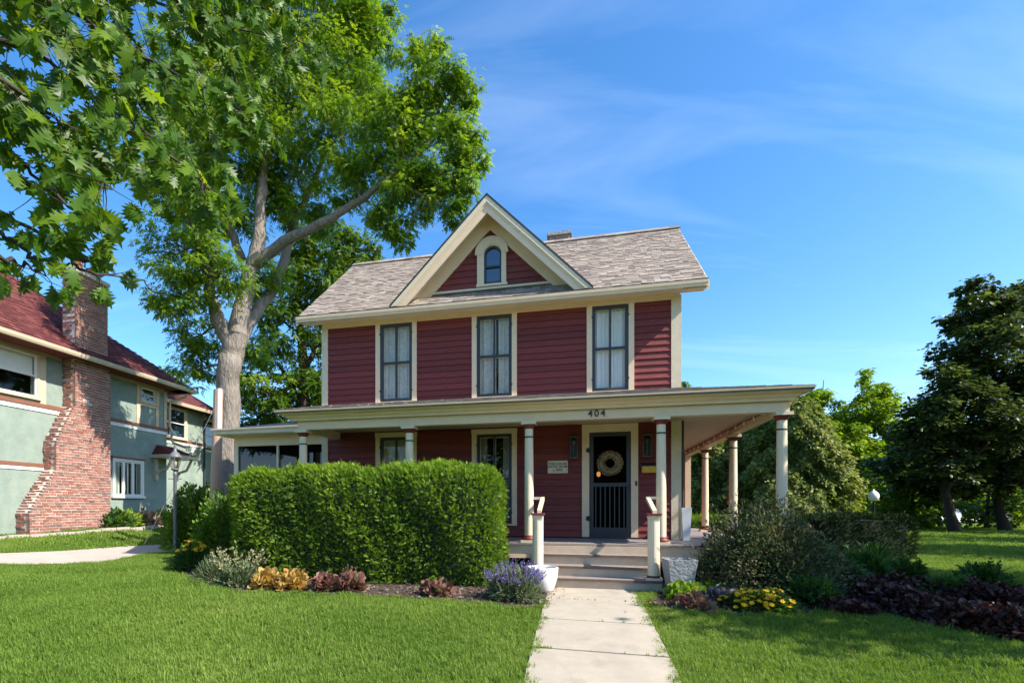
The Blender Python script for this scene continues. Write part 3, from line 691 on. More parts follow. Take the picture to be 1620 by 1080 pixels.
g = Geo(); g.box(d0+f,d1-f,.002,.005,mz+.02,z1-f); g.box(d0+f,d1-f,.002,.005,z0+.22,mz-.055); g.build('screen', gm, dr)
g = Geo(); g.box(d1-.045,d1-.02,-.045,-.022,mz-.12,mz-.03); g.tube([(d1-.03,-.07,mz-.06),(d1-.03,-.022,mz-.06)], .014); g.build('handle', M['black'], dr)
for z in (1.05, 2.42):
    g = Geo(); g.box(d0-.06,d0+.03,-.062,-.022,z-.04,z+.04); g.tube([(d0-.01,-.066,z-.05),(d0-.01,-.066,z+.05)], .016); g.build('hinge', M['black'], dr)
g = Geo(); g.box(d0-.16, d1+.16, -.09, -.05, FL+.002, FL+.03); g.box(d0,d1,-.05,.10,FL+.002,FL+.014); g.build('threshold', M['sash'], house)
g = Geo(); g.box(DCAS[1]-.055,DCAS[1]-.02,-.066,-.056,1.70,1.79); g.build('doorbell', M['black'], house)
g = Geo(); g.tube([(.055,-.03,FL),(.055,-.03,2.95)], .022, 8); g.build('downspout', M['sash'], house)
g = Geo(); g.box(d0-.3, d1+.3, .9, .94, FL, 2.9); g.box(d0-.34,d0-.3,.13,.94,FL,2.9); g.box(d1+.3,d1+.34,.13,.94,FL,2.9); g.box(d0-.3,d1+.3,.13,.94,2.9,2.94); g.build('hallway', paint('hallway_wall', (.10,.07,.05), .8), house)

# house numbers on the beam
def text_mesh(name, txt, size, mat, extr=.004, font_off=0.0, align='CENTER'):
    cu = bpy.data.curves.new(name, 'FONT'); cu.body = txt; cu.size = size; cu.extrude = extr; cu.align_x = align; cu.offset = font_off; cu.resolution_u = 3
    o = bpy.data.objects.new(name, cu); C.objects.link(o); dg = bpy.context.evaluated_depsgraph_get(); me = bpy.data.meshes.new_from_object(o.evaluated_get(dg))
    bpy.data.objects.remove(o); me.name = name; me.materials.clear(); me.materials.append(mat); return me
nf = M['black']
for i, ch_ in enumerate('404'):
    o = link('house_number', text_mesh('house_number', ch_, .165, nf, .006, .0015), house, (-1.715+.105*i, -1.593, 2.838)); o.rotation_euler = (math.pi/2, 0, 0)

# screened side porch at the left corner
sp = thing('screened_porch', None, None); sp.parent = house
SB, SX = .30, -10.15
g = Geo()
g.prism([(SX-.35,SB-.4,3.12),(AL+.0,SB-.4,3.16),(AL+.0,SB+1.6,3.62),(SX+1.2,SB+1.6,3.62)], (0,0,-.03)); g.prism([(SX-.35,SB-.4,3.12),(SX+1.2,SB+1.6,3.62),(SX+1.2,SB+3,3.62),(SX-.35,SB+4,3.12)], (0,0,-.03)); g.build('roof', M['shingle'], sp)
g = Geo(); g.sweep([(SX+.02,SB+3.6,-1,0),(SX+.02,SB-.03,-1,-1),(AL-.04,SB-.03,0,-1)], [(0,2.98),(.30,3.0),(.33,3.02),(.34,3.10),(.37,3.12),(.37,3.145),(0,3.145)]); g.build('eave_fascia', M['white'], sp)
g = Geo(); g.box(SX, AL-.04, SB, SB+.1, 2.76, 3.0); g.box(SX, SX+.1, SB+.1, SB+3.5, 2.76, 3.0); g.build('header_board', M['cream'], sp)
for x, ww in ((SX,.11),(-8.98,.05),(-7.72,.09)):
    g = Geo(); g.box(x, x+ww, SB, SB+.1, .3, 2.76); g.build('post', M['white'] if ww > .06 else M['white'], sp)
g = Geo(); g.box(SX,SX+.1,SB+3.4,SB+3.5,.3,2.76); g.build('post', M['cream'], sp)
for x0, x1 in ((SX+.11,-8.98),(-8.93,-7.72)):
    g = Geo(); g.box(x0, x1, SB+.05, SB+.054, 1.2, 2.76); g.build('screen', gm, sp)
g = Geo(); g.box(SX, AL-.05, SB, SB+.09, .0, 1.2); g.box(SX, SX+.09, SB+.09, SB+3.4, .0, 1.2); g.box(SX,AL,SB,SB+3.4,.0,.3); g.build('knee_wall', M['cream'], sp)
g = Geo(); g.box(SX,AL,SB+.1,SB+3.4,2.95,2.98); g.box(-9.3,AL,SB+3.4,SB+3.5,.3,2.95); g.build('ceiling', M['dark'], sp)

# rear wing closing the side porch
g = Geo(); g.box(-6.5,1.30,PE+.1,9.0,.1,3.0); g.box(-6.5,-.05,DEP+.0,PE+.1,.1,3.0); rw = g.build('rear_wing', M['redback'], house)
g = Geo(); g.prism([(-6.9,5.3,3.0),(1.65,5.3,3.0),(1.65,9.4,3.0),(-6.9,9.4,3.0)], (0,0,.15)); g.build('rear_wing_roof', M['deck'], house)
boards(rw, FL, 2.93, [], .58, 1.17, .13)
for o in [x for x in C.objects if x.parent == rw]: o.location.y += PE+.1
g = Geo(); g.box(.45,.60,PE+.06,PE+.1,FL,2.95); g.build('corner_board', M['cream'], rw)

# ------------------------------------------------------------------ things on the porch
def onhouse(a, b, z=0): p = H2W(a, b); return (p[0], p[1], z)
def lantern(a, label):
    t = thing('wall_lantern', label, 'lantern', onhouse(a, -.05, 2.25), -TH, 'wall lanterns either side of the door')
    g = Geo(); g.box(-.07,.07,-.015,.02,.0,.44); g.build('back_plate', M['black'], t)
    g = Geo()
    for x in (-.075,.062):
        for y in (-.135,-.028): g.box(x,x+.013,y,y+.013,.02,.42)
    g.box(-.085,.085,-.145,-.012,.0,.022); g.box(-.085,.085,-.145,-.012,.415,.44); g.hexa([(-.085,-.145,.44),(.085,-.145,.44),(.085,-.012,.44),(-.085,-.012,.44),(-.03,-.09,.475),(.03,-.09,.475),(.03,-.03,.475),(-.03,-.03,.475)]); g.build('frame', M['bronze'], t)
    g = Geo(); g.box(-.062,.062,-.130,-.127,.022,.415); g.box(-.071,-.068,-.122,-.03,.022,.415); g.box(.068,.071,-.122,-.03,.022,.415); g.build('glass', M['lampglass'], t)
    g = Geo(); g.lathe([(0,.25),(.012,.252),(.02,.27),(.033,.31),(.035,.335),(.025,.36),(0,.37)], 14, (0,-.078,0)); g.build('bulb', M['bulb'], t, True)
    g = Geo(); g.tube([(0,-.078,.022),(0,-.078,.25)], .016); g.build('candle_sleeve', M['white'], t)
M['bronze'] = paint('aged_bronze', (.10,.085,.065), .45, .2, 14, 0, 40, .5, .5)
M['lampglass'] = glassmat('lantern_glass', (.55,.56,.48), -.02, .25)
M['bulb'] = paint('frosted_bulb', (.85,.80,.65), .2)
lantern(-2.005, 'bronze wall lantern with clear glass above the white date plaque, beside the door hinges')
lantern(-.612, 'bronze wall lantern with clear glass above the brass mailbox')
t = thing('date_plaque', 'cream date plaque reading THIS HOUSE DATES FROM c.1855 on the red siding', 'sign', onhouse(-2.327,-.034,2.098), -TH)
g = Geo(); g.box(-.2,.2,-.014,.012,-.128,.128); g.build('board', M['white'], t)
g = Geo()
for b in ((-.18,.18,.106,.110),(-.18,.18,-.110,-.106),(-.18,-.176,-.106,.106),(.176,.18,-.106,.106)): g.box(b[0],b[1],-.017,-.014,b[2],b[3])
g.build('border', paint('grey_print', (.25,.24,.21), .7), t)
for s, z, sz in (('THIS HOUSE', .040, .066), ('DATES FROM', -.016, .064), ('c.1855', -.085, .075)):
    o = link('lettering', text_mesh('lettering', s, sz, M['black'], .002, .0012), t, (0, -.0165, z)); o.rotation_euler = (math.pi/2, 0, 0)
M['brass'] = paint('mustard_brass', (.55,.33,.06), .5, .18, 14, .15, 40, .5, .2)
t = thing('mailbox', 'mustard brass mailbox with dark lid behind the column right of the door', 'mailbox', onhouse(-.535,-.04,1.95), -TH)
g = Geo(); g.hexa([(-.17,-.10,0),(.17,-.10,0),(.17,.02,0),(-.17,.02,0),(-.17,-.13,.125),(.17,-.13,.125),(.17,.02,.125),(-.17,.02,.125)]); g.build('box', M['brass'], t)
g = Geo(); g.hexa([(-.185,-.15,.125),(.185,-.15,.125),(.185,.02,.125),(-.185,.02,.125),(-.185,-.145,.14),(.185,-.145,.14),(.185,.02,.205),(-.185,.02,.205)]); g.build('lid', M['sash'], t)
t = thing('wreath', 'round tan straw wreath hanging on the grey screen door', 'wreath', onhouse(-1.303,-.05,2.15), -TH)
g = Geo(); n = 1500; th_ = RNG.random(n)*2*math.pi; ph = RNG.random(n)*2*math.pi
rr = .172+.055*np.cos(ph); P = np.stack([rr*np.cos(th_), -.03-.035*np.sin(ph)*1.0, rr*np.sin(th_)], -1)
D = np.stack([np.cos(th_)*np.cos(ph)-np.sin(th_)*.9, -np.abs(np.sin(ph))-.2, np.sin(th_)*np.cos(ph)+np.cos(th_)*.9], -1)+.4*randdir(n)
g.leaves(T_LEAF, P, D, randdir(n), RNG.uniform(.028,.05,n), RNG.random(n)); M['straw'] = leafmat('straw', [(.26,.17,.09),(.40,.29,.17),(.50,.39,.26)], .15, .8, .1, (1,1,1)); g.build('straw', M['straw'], t)
g = Geo(); tt = np.linspace(0, 2*math.pi, 33); g.tube(np.stack([.172*np.cos(tt), -.03+0*tt, .172*np.sin(tt)], -1), .045, 8); g.build('wreath_ring', M['straw'], t)
t = thing('hall_lamp', 'small warm lamp glowing in the hallway behind the screen door', 'lamp', onhouse(-1.50,.55,1.68), -TH)
g = Geo(); g.lathe([(0,0),(.06,0),(.05,.02),(.012,.04),(.012,.24)], 16); g.build('base', M['brass'], t, True)
g = Geo(); g.lathe([(.012,.24),(.035,.26),(.042,.30),(.03,.34),(0,.35)], 14); g.build('bulb', emit('warm_bulb', (1,.45,.12), 6), t, True)
t = thing('hall_table', 'narrow dark table under the hallway lamp', 'table', onhouse(-1.50,.6,FL), -TH)
g = Geo(); g.box(-.2,.2,-.15,.15,1.0,1.03); g.build('top', M['barkdark'], t)
for x in (-.18,.15):
    for y in (-.13,.10): g = Geo(); g.box(x,x+.03,y,y+.03,0,1.0); g.build('leg', M['barkdark'], t)
t = thing('tall_planter', 'tall tapered white planter standing at the house corner on the porch', 'planter', onhouse(.075,-.22,FL), -TH)
g = Geo()
def taper(g, w0, w1, h, th=.02, d0=None, d1=None):
    d0 = d0 or w0; d1 = d1 or w1
    o0 = [(-w0,-d0,0),(w0,-d0,0),(w0,d0,0),(-w0,d0,0)]; o1 = [(-w1,-d1,h),(w1,-d1,h),(w1,d1,h),(-w1,d1,h)]
    i1 = [(-w1+th,-d1+th,h),(w1-th,-d1+th,h),(w1-th,d1-th,h),(-w1+th,d1-th,h)]; i0 = [(x*.95,y*.95,h*.8) for x, y, z in i1]
    v = o0+o1+i1+i0; f = [(3,2,1,0)]
    for k in range(3):
        for j in range(4): f.append((k*4+j, k*4+(j+1) % 4, k*4+4+(j+1) % 4, k*4+4+j))
    f.append((12,13,14,15)); return g.add(v, f)
taper(g, .06, .088, .62); g.build('pot', M['potwhite'], t)
g = Geo(); g.box(-.066,.066,-.066,.066,.48,.50); g.build('soil', M['soil'], t)
t = thing('string_lights', 'dark string of clip lights along the side porch beam', 'string lights', onhouse(1.16,-1.3,2.93), -TH)
pts = [(0, y, -.02-.02*abs(math.sin(y*2.2))) for y in np.linspace(0, 7.0, 60)]
g = Geo(); g.tube(pts, .009, 5); g.build('cable', M['black'], t)
for y in np.arange(.25, 7, .55): 
    g = Geo(); g.lathe([(0,-.10),(.02,-.09),(.026,-.06),(.015,-.03),(.012,0)], 8, (0,y,0)); g.build('light_bulb', M['bulb'], t, True)
# planters on the ground
t = thing('concrete_planter', 'square rough grey concrete planter at the foot of the steps', 'planter', onhouse(-.47,-2.62,.02), -TH+.12)
g = Geo(); taper(g, .135, .205, .50, .03); g.build('pot', M['stone'], t)
g = Geo(); g.box(-.16,.16,-.16,.16,.42,.44); g.build('soil', M['soil'], t)
t = thing('round_planter', 'round glossy white planter behind the lavender', 'planter', onhouse(-2.46,-2.86,.01), -TH)
g = Geo(); g.lathe([(0,0),(.15,0),(.185,.03),(.235,.2),(.25,.34),(.25,.365),(.228,.368),(.222,.34),(.21,.28),(0,.28)], 32); g.build('pot', M['potwhite'], t, True)
g = Geo(); g.lathe([(0,.283),(.20,.281)], 20); g.build('soil', M['soil'], t)

# ------------------------------------------------------------------ the neighbour's house (same frame idea: a along the wall away from the street, b inwards)
NW = unit((.18, .983)); NA = math.atan2(NW[1], NW[0]); NO = np.array([-13.3, 15.0])
nb = thing('neighbour_house', 'green stucco house with red hipped roof and stepped brick chimney beyond the walkway', 'house', (NO[0], NO[1], 0), NA)
def N2W(a, b): return NO + a*NW + b*np.array([-NW[1], NW[0]])
M['stucco'] = paint('green_stucco', (.235,.29,.25), .95, .18, 2.2, .9, 45, .1, stain=((.30,.345,.28), 1.3, .52, .6))
M['ntrim'] = paint('tan_timber_trim', (.52,.42,.29), .6, .10, 8, .1, 30)
M['nbrown'] = paint('brown_band', (.20,.085,.05), .6, .15, 8)
M['nwhite'] = paint('white_window_paint', (.72,.70,.64), .45, .05, 8)
M['nroof'] = palette('red_roof_shingles', [(.125,.036,.034),(.15,.045,.04),(.10,.030,.029),(.17,.06,.052),(.14,.04,.038)], .9, .2, 20, .4, 80, .15)
M['nroofdeck'] = paint('red_roof_deck', (.16,.04,.036), .9)
M['brick'] = palette('old_brick', [(.29,.12,.09),(.26,.11,.085),(.32,.145,.105),(.22,.11,.09),(.28,.135,.10),(.33,.17,.13),(.185,.105,.095),(.30,.125,.095)], .9, .25, 30, .6, 70, .15)
M['mortar'] = paint('pale_mortar', (.52,.46,.40), .95, .12, 20, .5, 60, .1)
M['ngutter'] = paint('tan_gutter', (.50,.41,.29), .45, .06, 6)
M['terra'] = paint('terracotta', (.50,.19,.10), .8, .15, 14)
NA0, NA1, NZ = -6.0, 6.80, 6.15
nwin = [(.2-2.2,1.25,4.68,6.05),(5.36,6.16,5.42,6.02),(4.30,5.42,1.72,3.0)]
g = Geo(); holes_wall(g, NA0, NA1, .3, 6.05, [(h[0]+.05,h[1]-.05,h[2]+.05,h[3]-.05) for h in nwin], 0, .2); g.box(NA0-.0,NA0+.2,.2,8,.2,6.05); g.box(NA1-.2,NA1,.2,8,.2,6.05); g.box(NA0,NA1,7.8,8,.2,6.05)
nwall = g.build('wall', M['stucco'], nb)
g = Geo(); g.box(NA0+.2,NA1-.2,1.2,1.25,.3,6); g.box(NA0+.2,NA1-.2,.2,1.2,3.3,3.4); g.build('inside_wall', M['dark'], nb)
g = Geo(); g.box(NA0, 2.05, -.06, 0, 4.40, 4.52); g.box(3.5, NA1+.06, -.06, 0, 4.40, 4.52); g.box(NA0, 1.45, -.05, 0, 2.52, 2.63); g.build('brown_band', M['nbrown'], nb)
g = Geo(); g.box(NA0, 2.05, -.03, 0, 4.26, 4.40); g.box(3.5, NA1+.04, -.03, 0, 4.26, 4.40); g.box(NA0,1.45,-.03,0,2.41,2.52); g.box(3.5,NA1+.1,-.07,0,.62,.80); g.build('white_band', M['nwhite'], nb)
for i, (x0, x1, z0, z1) in enumerate([(1.30,1.50,4.52,6.05),(5.18,5.34,4.52,6.05),(6.18,6.32,4.52,5.42),(6.62,6.80,4.52,6.05),(5.34,6.18,5.24,5.40),(3.5,6.62,6.02,6.14),(NA0,2.05,6.06,6.14),(6.2,6.34,5.42,6.02)]):
    g = Geo(); g.box(x0, x1, -.035-.002*i, 0.0, z0, z1); g.build('timber_trim', M['ntrim'], nb)
def nwindow(a0, a1, z0, z1, nx, sash, mat, b=0.0, curtains=True, par=nb):
    g = Geo(); c = .07; g.box(a0,a0+c,b-.06,b+.04,z0,z1); g.box(a1-c,a1,b-.06,b+.04,z0,z1); g.box(a0+c,a1-c,b-.06,b+.04,z1-c,z1); g.box(a0-.04,a1+.04,b-.09,b+.04,z0-.06,z0+.03); w = g.build('window', mat, par)
    W_ = (a1-a0-2*c)/nx; g = Geo()
    for i in range(nx):
        x0, x1 = a0+c+W_*i, a0+c+W_*(i+1); e = .055 if nx > 1 else .04
        g.box(x0,x0+e,b-.03,b+.03,z0+.03,z1-c); g.box(x1-e,x1,b-.03,b+.03,z0+.03,z1-c); g.box(x0+e,x1-e,b-.03,b+.03,z1-c-e,z1-c); g.box(x0+e,x1-e,b-.03,b+.03,z0+.03,z0+.03+e)
        if sash: m = (z0+z1)/2-.02; g.box(x0+e,x1-e,b-.035,b+.03,m-.02,m+.02)
        p = Geo(); p.box(x0+e,x1-e,b+.0,b+.005,z0+.03+e,z1-c-e); p.build('pane', M['glass'] if curtains else M['glassdark'], w)
        if curtains:
            q = Geo(); n = 24; xs = np.linspace(x0, x1, n); zt = z1 if sash else z1; zb = (z0+z1)/2 if sash else z0
            for xa, xb in (((x0,x1),) if sash else ((x0+.07,x0+.17),(x1-.14,x1-.05))):
                xs = np.linspace(xa, xb, n); v = np.concatenate([np.stack([xs, b+.12+.02*np.sin(xs*60), np.full(n,zb)],-1), np.stack([xs, b+.12+.02*np.sin(xs*60), np.full(n,zt)],-1)]); k = np.arange(n-1); q.add(v, np.stack([k,k+1,n+k+1,n+k],-1))
            q.build('curtain', M['curtain'], w, True)
    g.build('sash', M['nwhite'], w)
nwindow(-.2, 1.27, 4.66, 6.05, 1, True, M['ntrim']); nwindow(-2.0,-.22,4.66,6.05,1,True,M['ntrim'])
nwindow(5.345, 6.175, 5.41, 6.02, 1, True, M['ntrim'], curtains=False); nwindow(4.05, 5.52, 1.66, 3.06, 3, False, M['nwhite'])
g = Geo(); g.box(4.0,5.58,-.07,.0,3.06,3.14); g.build('window_head', M['nbrown'], nb)
# hipped roof
EV, TPN = .85, .80
e0, e1, dpt = NA0-.6, NA1+.62, 8.6
hw = dpt/2+.0; rz = 6.22+TPN*hw
g = Geo()
A, B, Cc, D_ = (e0,-EV,6.22), (e1,-EV,6.22), (e1,-EV+dpt,6.22), (e0,-EV+dpt,6.22); R0, R1 = (e0+hw,-EV+hw,rz), (e1-hw,-EV+hw,rz)
for p in ([A,B,R1,R0],[B,Cc,R1],[Cc,D_,R0,R1],[D_,A,R0]): g.prism(p, (0,0,-.05))
g.box(e0,e1,-EV,.0,6.13,6.17); g.box(e1-.6,e1,-EV,dpt-EV,6.13,6.17)
nroof = g.build('roof', M['nroofdeck'], nb)
SHV_keep = M['shingle']; M['shingle'] = M['nroof']; SHN = [shingle_mesh((i+.5)/NV) for i in range(NV)]; M['shingle'] = SHV_keep
SHV_red, SHV_tmp = SHN, SHV
SHV = SHN; sl = math.hypot(hw, TPN*hw)
gs = lay_shingles(nroof, (e0,-EV-.01,6.235), (1,0,0), (0,hw,TPN*hw), e1-e0, sl, 0, 260, lim=lambda y: (hw*y/sl, e1-e0-hw*y/sl), expo=.19, near=lambda s: (0 if s[0] > 5.3 else 1, s[2]))
tag(gs.build('roof_shingles', M['nroof'], nroof), kind='stuff')
g = Geo(); g.sweep([(e0,-EV,0,-1),(e1,-EV,1,-1),(e1,dpt-EV,1,0)], [(0,6.08),(.07,6.08),(.10,6.14),(.11,6.22),(.08,6.23),(0,6.20)]); g.build('gutter', M['ngutter'], nb)
# stepped brick chimney: outline on the wall, every course laid brick by brick
def chim_left(z):
    pts = [(.0,.60),(1.10,.56),(2.45,1.42),(3.30,1.42),(4.62,2.09),(11,2.09)]
    for (z0, x0), (z1, x1) in zip(pts, pts[1:]):
        if z <= z1: return x0+(x1-x0)*(z-z0)/(z1-z0)
CR, CB = 3.48, -.5
g = Geo(); zz = np.concatenate([[.2,1.1,2.45,3.3,4.62,6.12]])
for z0, z1 in zip(zz, zz[1:]):
    l0, l1 = chim_left(z0)+.022, chim_left(z1)+.022; g.hexa([(l0,CB+.012,z0),(CR-.012,CB+.012,z0),(CR-.012,0,z0),(l0,0,z0),(l1,CB+.012,z1),(CR-.012,CB+.012,z1),(CR-.012,0,z1),(l1,0,z1)])
g.box(2.13+.012,CR-.13,CB+.012,CB+.54,6.3,9.0)
nch = g.build('chimney', M['mortar'], nb)
BV = []
for i in range(8): b_ = Geo(); b_.box(0,1,0,1,0,.066,(i+.5)/8); BV.append(b_.mesh('brick', M['brick']))
lst = []
z = .30; row = 0
def course(z, l, r, b0, b1, row, h=.085):
    x = l - (.107 if row % 2 else 0)
    while x < r-.02:                      # face towards the red house
        w = .196; s0, s1 = max(x, l), min(x+w, r)
        if s1-s0 > .04: lst.append((s0, s1, b0+RNG.normal(0,.004), b0+.06, z))
        x += .214
    y = b0+.07 + (.12 if row % 2 else 0)
    while y < b1-.03:                     # returns on both sides
        y1_ = min(y+.20, b1); o = RNG.normal(0, .012)
        lst.append((l+o, l+.06, y, y1_, z)); lst.append((r-.06, r+RNG.normal(0,.003), y, y1_, z)); y += .214
while z < 6.05: course(z, chim_left(z+.04), CR, CB, -.01, row); z += .088; row += 1
z = 6.42
while z < 8.95: course(z, 2.13, CR-.12, CB, CB+.55, row); z += .088; row += 1
order = list(range(len(lst))); random.shuffle(order); order.sort(key=lambda i: 0 if (lst[i][3]-lst[i][2] < .075 and 1.0 < lst[i][4] < 5.6 and lst[i][1]-lst[i][0] > .12) else 1)
g = Geo()
for k, i in enumerate(order):
    x0, x1, y0, y1, z = lst[i]; c = random.randrange(8); dz = random.uniform(-.004, .004)
    if k < 300:
        o = link('brick', BV[c], nch, (x0, y0, z+dz)); o.scale = (x1-x0, y1-y0, 1)
    else: g.box(x0, x1, y0, y1, z+dz, z+.066+dz, (c+.5)/8)
tag(g.build('brickwork', M['brick'], nch), kind='stuff')
g = Geo(); g.box(2.08,CR-.07,CB-.05,CB+.60,8.98,9.10); g.build('chimney_cap', M['mortar'], nch)
for x in (2.42, 2.98):
    g = Geo(); g.lathe([(.17,9.10),(.15,9.42),(.16,9.44),(.12,9.44),(.12,9.2)], 16, (x, CB+.28, 0)); g.build('chimney_pot', M['terra'], nch, True)
g = Geo(); g.box(2.12,2.72,CB+.0,CB+.56,9.56,9.60)
for x in (2.18,2.64): g.box(x,x+.03,CB+.2,CB+.23,9.40,9.56)
g.build('rain_cap', M['black'], nch)
g = Geo(); g.box(2.09,CR-.08,CB-.03,CB+.0,6.22,6.46); g.hexa([(2.07,CB-.03,6.22),(2.11,CB-.03,6.22),(2.11,CB+.58,6.75),(2.07,CB+.58,6.75),(2.07,CB-.03,6.50),(2.11,CB-.03,6.50),(2.11,CB+.58,6.98),(2.07,CB+.58,6.98)]); g.build('lead_flashing', paint('lead_flashing', (.025,.026,.032), .6), nch)
# set-back wing, second stage and their roofs
def wing(a0, a1, b, win, ze, n):
    g = Geo(); g.box(a0, a1, b, b+5, .3, ze-.05); g.build('wing_wall', M['stucco'], nb)
    g = Geo(); g.prism([(a0-.0,b-.6,ze+.05),(a1+.6,b-.6,ze+.05),(a1-2.2,b+2.4,ze+2.3),(a0,b+2.4,ze+2.3)], (0,0,-.05)); g.prism([(a1+.6,b-.6,ze+.05),(a1+.6,b+5,ze+.05),(a1-2.2,b+2.4,ze+2.3)], (0,0,-.05)); g.box(a0,a1+.6,b-.6,b,ze-.06,ze-.02); g.build('wing_roof', M['nroof'], nb)
    g = Geo(); g.sweep([(a0,b-.6,0,-1),(a1+.6,b-.6,1,-1),(a1+.6,b+5,1,0)], [(0,ze-.1),(.08,ze-.1),(.11,ze+.05),(0,ze+.05)]); g.build('gutter', M['ngutter'], nb)
    g = Geo(); g.box(a0,a1,b-.05,b,4.36,4.48); g.build('brown_band', M['nbrown'], nb); g = Geo(); g.box(a0,a1,b-.03,b,4.24,4.36); g.build('white_band', M['nwhite'], nb)
    for x in (win[0]-.15, win[1], a1-.15): g = Geo(); g.box(x, x+.15, b-.035, b, 4.48, ze-.06); g.build('timber_trim', M['ntrim'], nb)
    nwindow(win[0], win[1], 4.52, ze-.1, 1, True, M['ntrim'], b-.045, False)
wing(6.81, 11.6, 1.7, (8.7, 10.1), 6.05, 0); wing(11.61, 15.5, 2.6, (12.6, 13.6), 5.85, 1)
# door hood, brackets, downspouts
g = Geo(); g.prism([(5.95,-1.0,3.36),(7.5,-1.0,3.36),(7.2,0,3.80),(6.25,0,3.80)], (0,0,-.04)); g.prism([(7.5,-1.0,3.36),(7.5,0,3.36),(7.2,0,3.80)], (0,0,-.04)); g.prism([(5.95,-1.0,3.36),(6.25,0,3.80),(5.95,0,3.36)], (0,0,-.04)); hd = g.build('door_hood', M['nroof'], nb)
g = Geo(); g.sweep([(5.95,0,-1,0),(5.95,-1.0,-1,-1),(7.5,-1.0,1,-1),(7.5,0,1,0)], [(-.02,3.24),(.03,3.24),(.05,3.37),(-.02,3.37)]); g.box(5.97,7.48,-.98,0,3.25,3.30); g.build('fascia', M['ngutter'], hd)
for x in (6.15, 7.3):
    g = Geo(); g.tube([(x,-.03,2.55),(x,-.25,2.72),(x,-.55,2.80),(x,-.70,3.05),(x,-.78,3.24)], .055, 8); g.box(x-.06,x+.06,-.12,0,2.35,3.24); g.build('bracket', M['ngutter'], hd)
g = Geo(); g.tube([(7.2,-.62,6.05),(7.2,-.62,5.92),(6.86,-.12,5.65),(6.86,-.10,5.4),(6.86,-.10,4.62),(6.9,-.2,4.35),(6.9,-.12,4.1),(6.95,-.2,3.95),(7.05,-.75,3.75)], .055, 8); g.build('downspout', M['ngutter'], nb)
g = Geo(); g.tube([(11.5,1.2,5.9),(11.45,1.62,5.6),(11.45,1.62,.8)], .05, 8); g.build('downspout', M['sash'], nb)
g = Geo(); g.tube([(3.6,-.05,.98),(4.6,-.05,.96),(5.9,-.05,.95)], .018, 6); g.box(4.7,4.8,-.1,0,.93,1.02); g.build('conduit', M['stone'], nb)
SHV = SHV_tmp

# ------------------------------------------------------------------ street furniture
p = GP(277, 871)
t = thing('lamp_post', 'dark grey lamp post with an acorn glass lantern beside the walkway', 'lamp post', (p[0], p[1], float(ground(*p))))
M['lampgrey'] = paint('grey_post_paint', (.13,.135,.15), .45, .12, 10, .1, 30)
k_ = p[1]/FPX; H = EYE+(800-703)*k_-float(ground(*p)); hb = H-(745-703)*k_
g = Geo(); g.lathe([(.075,0),(.075,.05),(.056,.08),(.05,.5),(.047,hb-.12),(.06,hb-.10),(.06,hb-.06),(.045,hb-.04),(.045,hb)], 16); g.build('pole', M['lampgrey'], t, True)
g = Geo(); g.tube([(-.2,0,hb-.22),(.2,0,hb-.22)], .014, 6); g.build('ladder_bar', M['lampgrey'], t)
g = Geo(); g.lathe([(.045,hb),(.10,hb+.04),(.11,hb+.07),(.09,hb+.08)], 16); g.build('lantern_base', M['lampgrey'], t, True)
M['acorn'] = glassmat('ribbed_lantern_glass', (.8,.8,.76), .16, .25)
g = Geo(); g.lathe([(.085,hb+.08),(.13,hb+.20),(.165,hb+.33),(.172,hb+.40)], 20); g.build('globe', M['acorn'], t, True)
g = Geo(); g.lathe([(.165,hb+.39),(.172,hb+.42),(.15,hb+.46),(.11,hb+.52),(.05,hb+.57),(.03,H-.05),(.04,H-.03),(0,H)], 20); g.build('lantern_cap', M['lampgrey'], t, True)
for q in range(4): g = Geo(); a = q*math.pi/2+.4; g.tube([(.09*math.cos(a),.09*math.sin(a),hb+.07),(.178*math.cos(a),.178*math.sin(a),hb+.40)], .009, 5); g.build('cage_bar', M['lampgrey'], t)
g = Geo(); g.lathe([(0,hb+.12),(.04,hb+.13),(.05,hb+.25),(.03,hb+.33),(0,hb+.34)], 12); g.build('bulb', M['bulb'], t, True)

q0 = np.array([-7.02, 15.3]); gz = float(ground(*q0))
t = thing('utility_pole', 'short cut utility pole with a white sleeve and guy wire', 'utility pole', (q0[0], q0[1], gz))
g = Geo(); hp = 4.72-gz; lean = -.16
M['pole'] = paint('weathered_pole_wood', (.42,.29,.215), .85, .22, 6, .5, 30, .15, streak=(1,1,.12))
g.tube([(-.12,0,0),(-.10,0,.5),(.0+lean*.3,0,2.0),(0,0,hp*.72),(.03,0,hp)], [.22,.19,.15,.135,.13], 16); g.build('shaft', M['pole'], t, True)
g = Geo(); tt = np.linspace(-1.9, 1.3, 12); v = []
for zz, cx in ((hp*.72,.0),(hp+.02,.03)): v += [(cx+.142*math.cos(a), .142*math.sin(a), zz) for a in tt]
g.tube([(.075,-.07,hp*.72),(.095,-.07,hp+.02)],[.078,.076],18); g.build('white_sleeve', paint('white_plastic', (.64,.60,.55), .4, .06, 5), t, True)
wp = W(305, 690, 14.6); wq = W(289, 720, 14.3)
g = Geo(); we = np.array([-9.35, 15.5, float(ground(-9.35,15.5))]); o3 = np.array([q0[0], q0[1], gz]); ws = np.array([-.03,-.12,hp*.88])
g.tube([ws, ws+(we-o3-ws)*.5, we-o3], .007, 6); g.build('guy_wire', paint('galvanised_wire', (.42,.42,.42), .5, .1, 5, 0, 40, .5, .5), t)
g = Geo(); m = ws+(we-o3-ws)*.28; m2 = ws+(we-o3-ws)*.31; g.tube([m, m2], .05, 10); g.build('insulator', M['potwhite'], t)
g = Geo(); m = ws+(we-o3-ws)*.80; g.tube([m, we-o3], .012, 6); g.build('guy_guard', M['ntrim'], t)

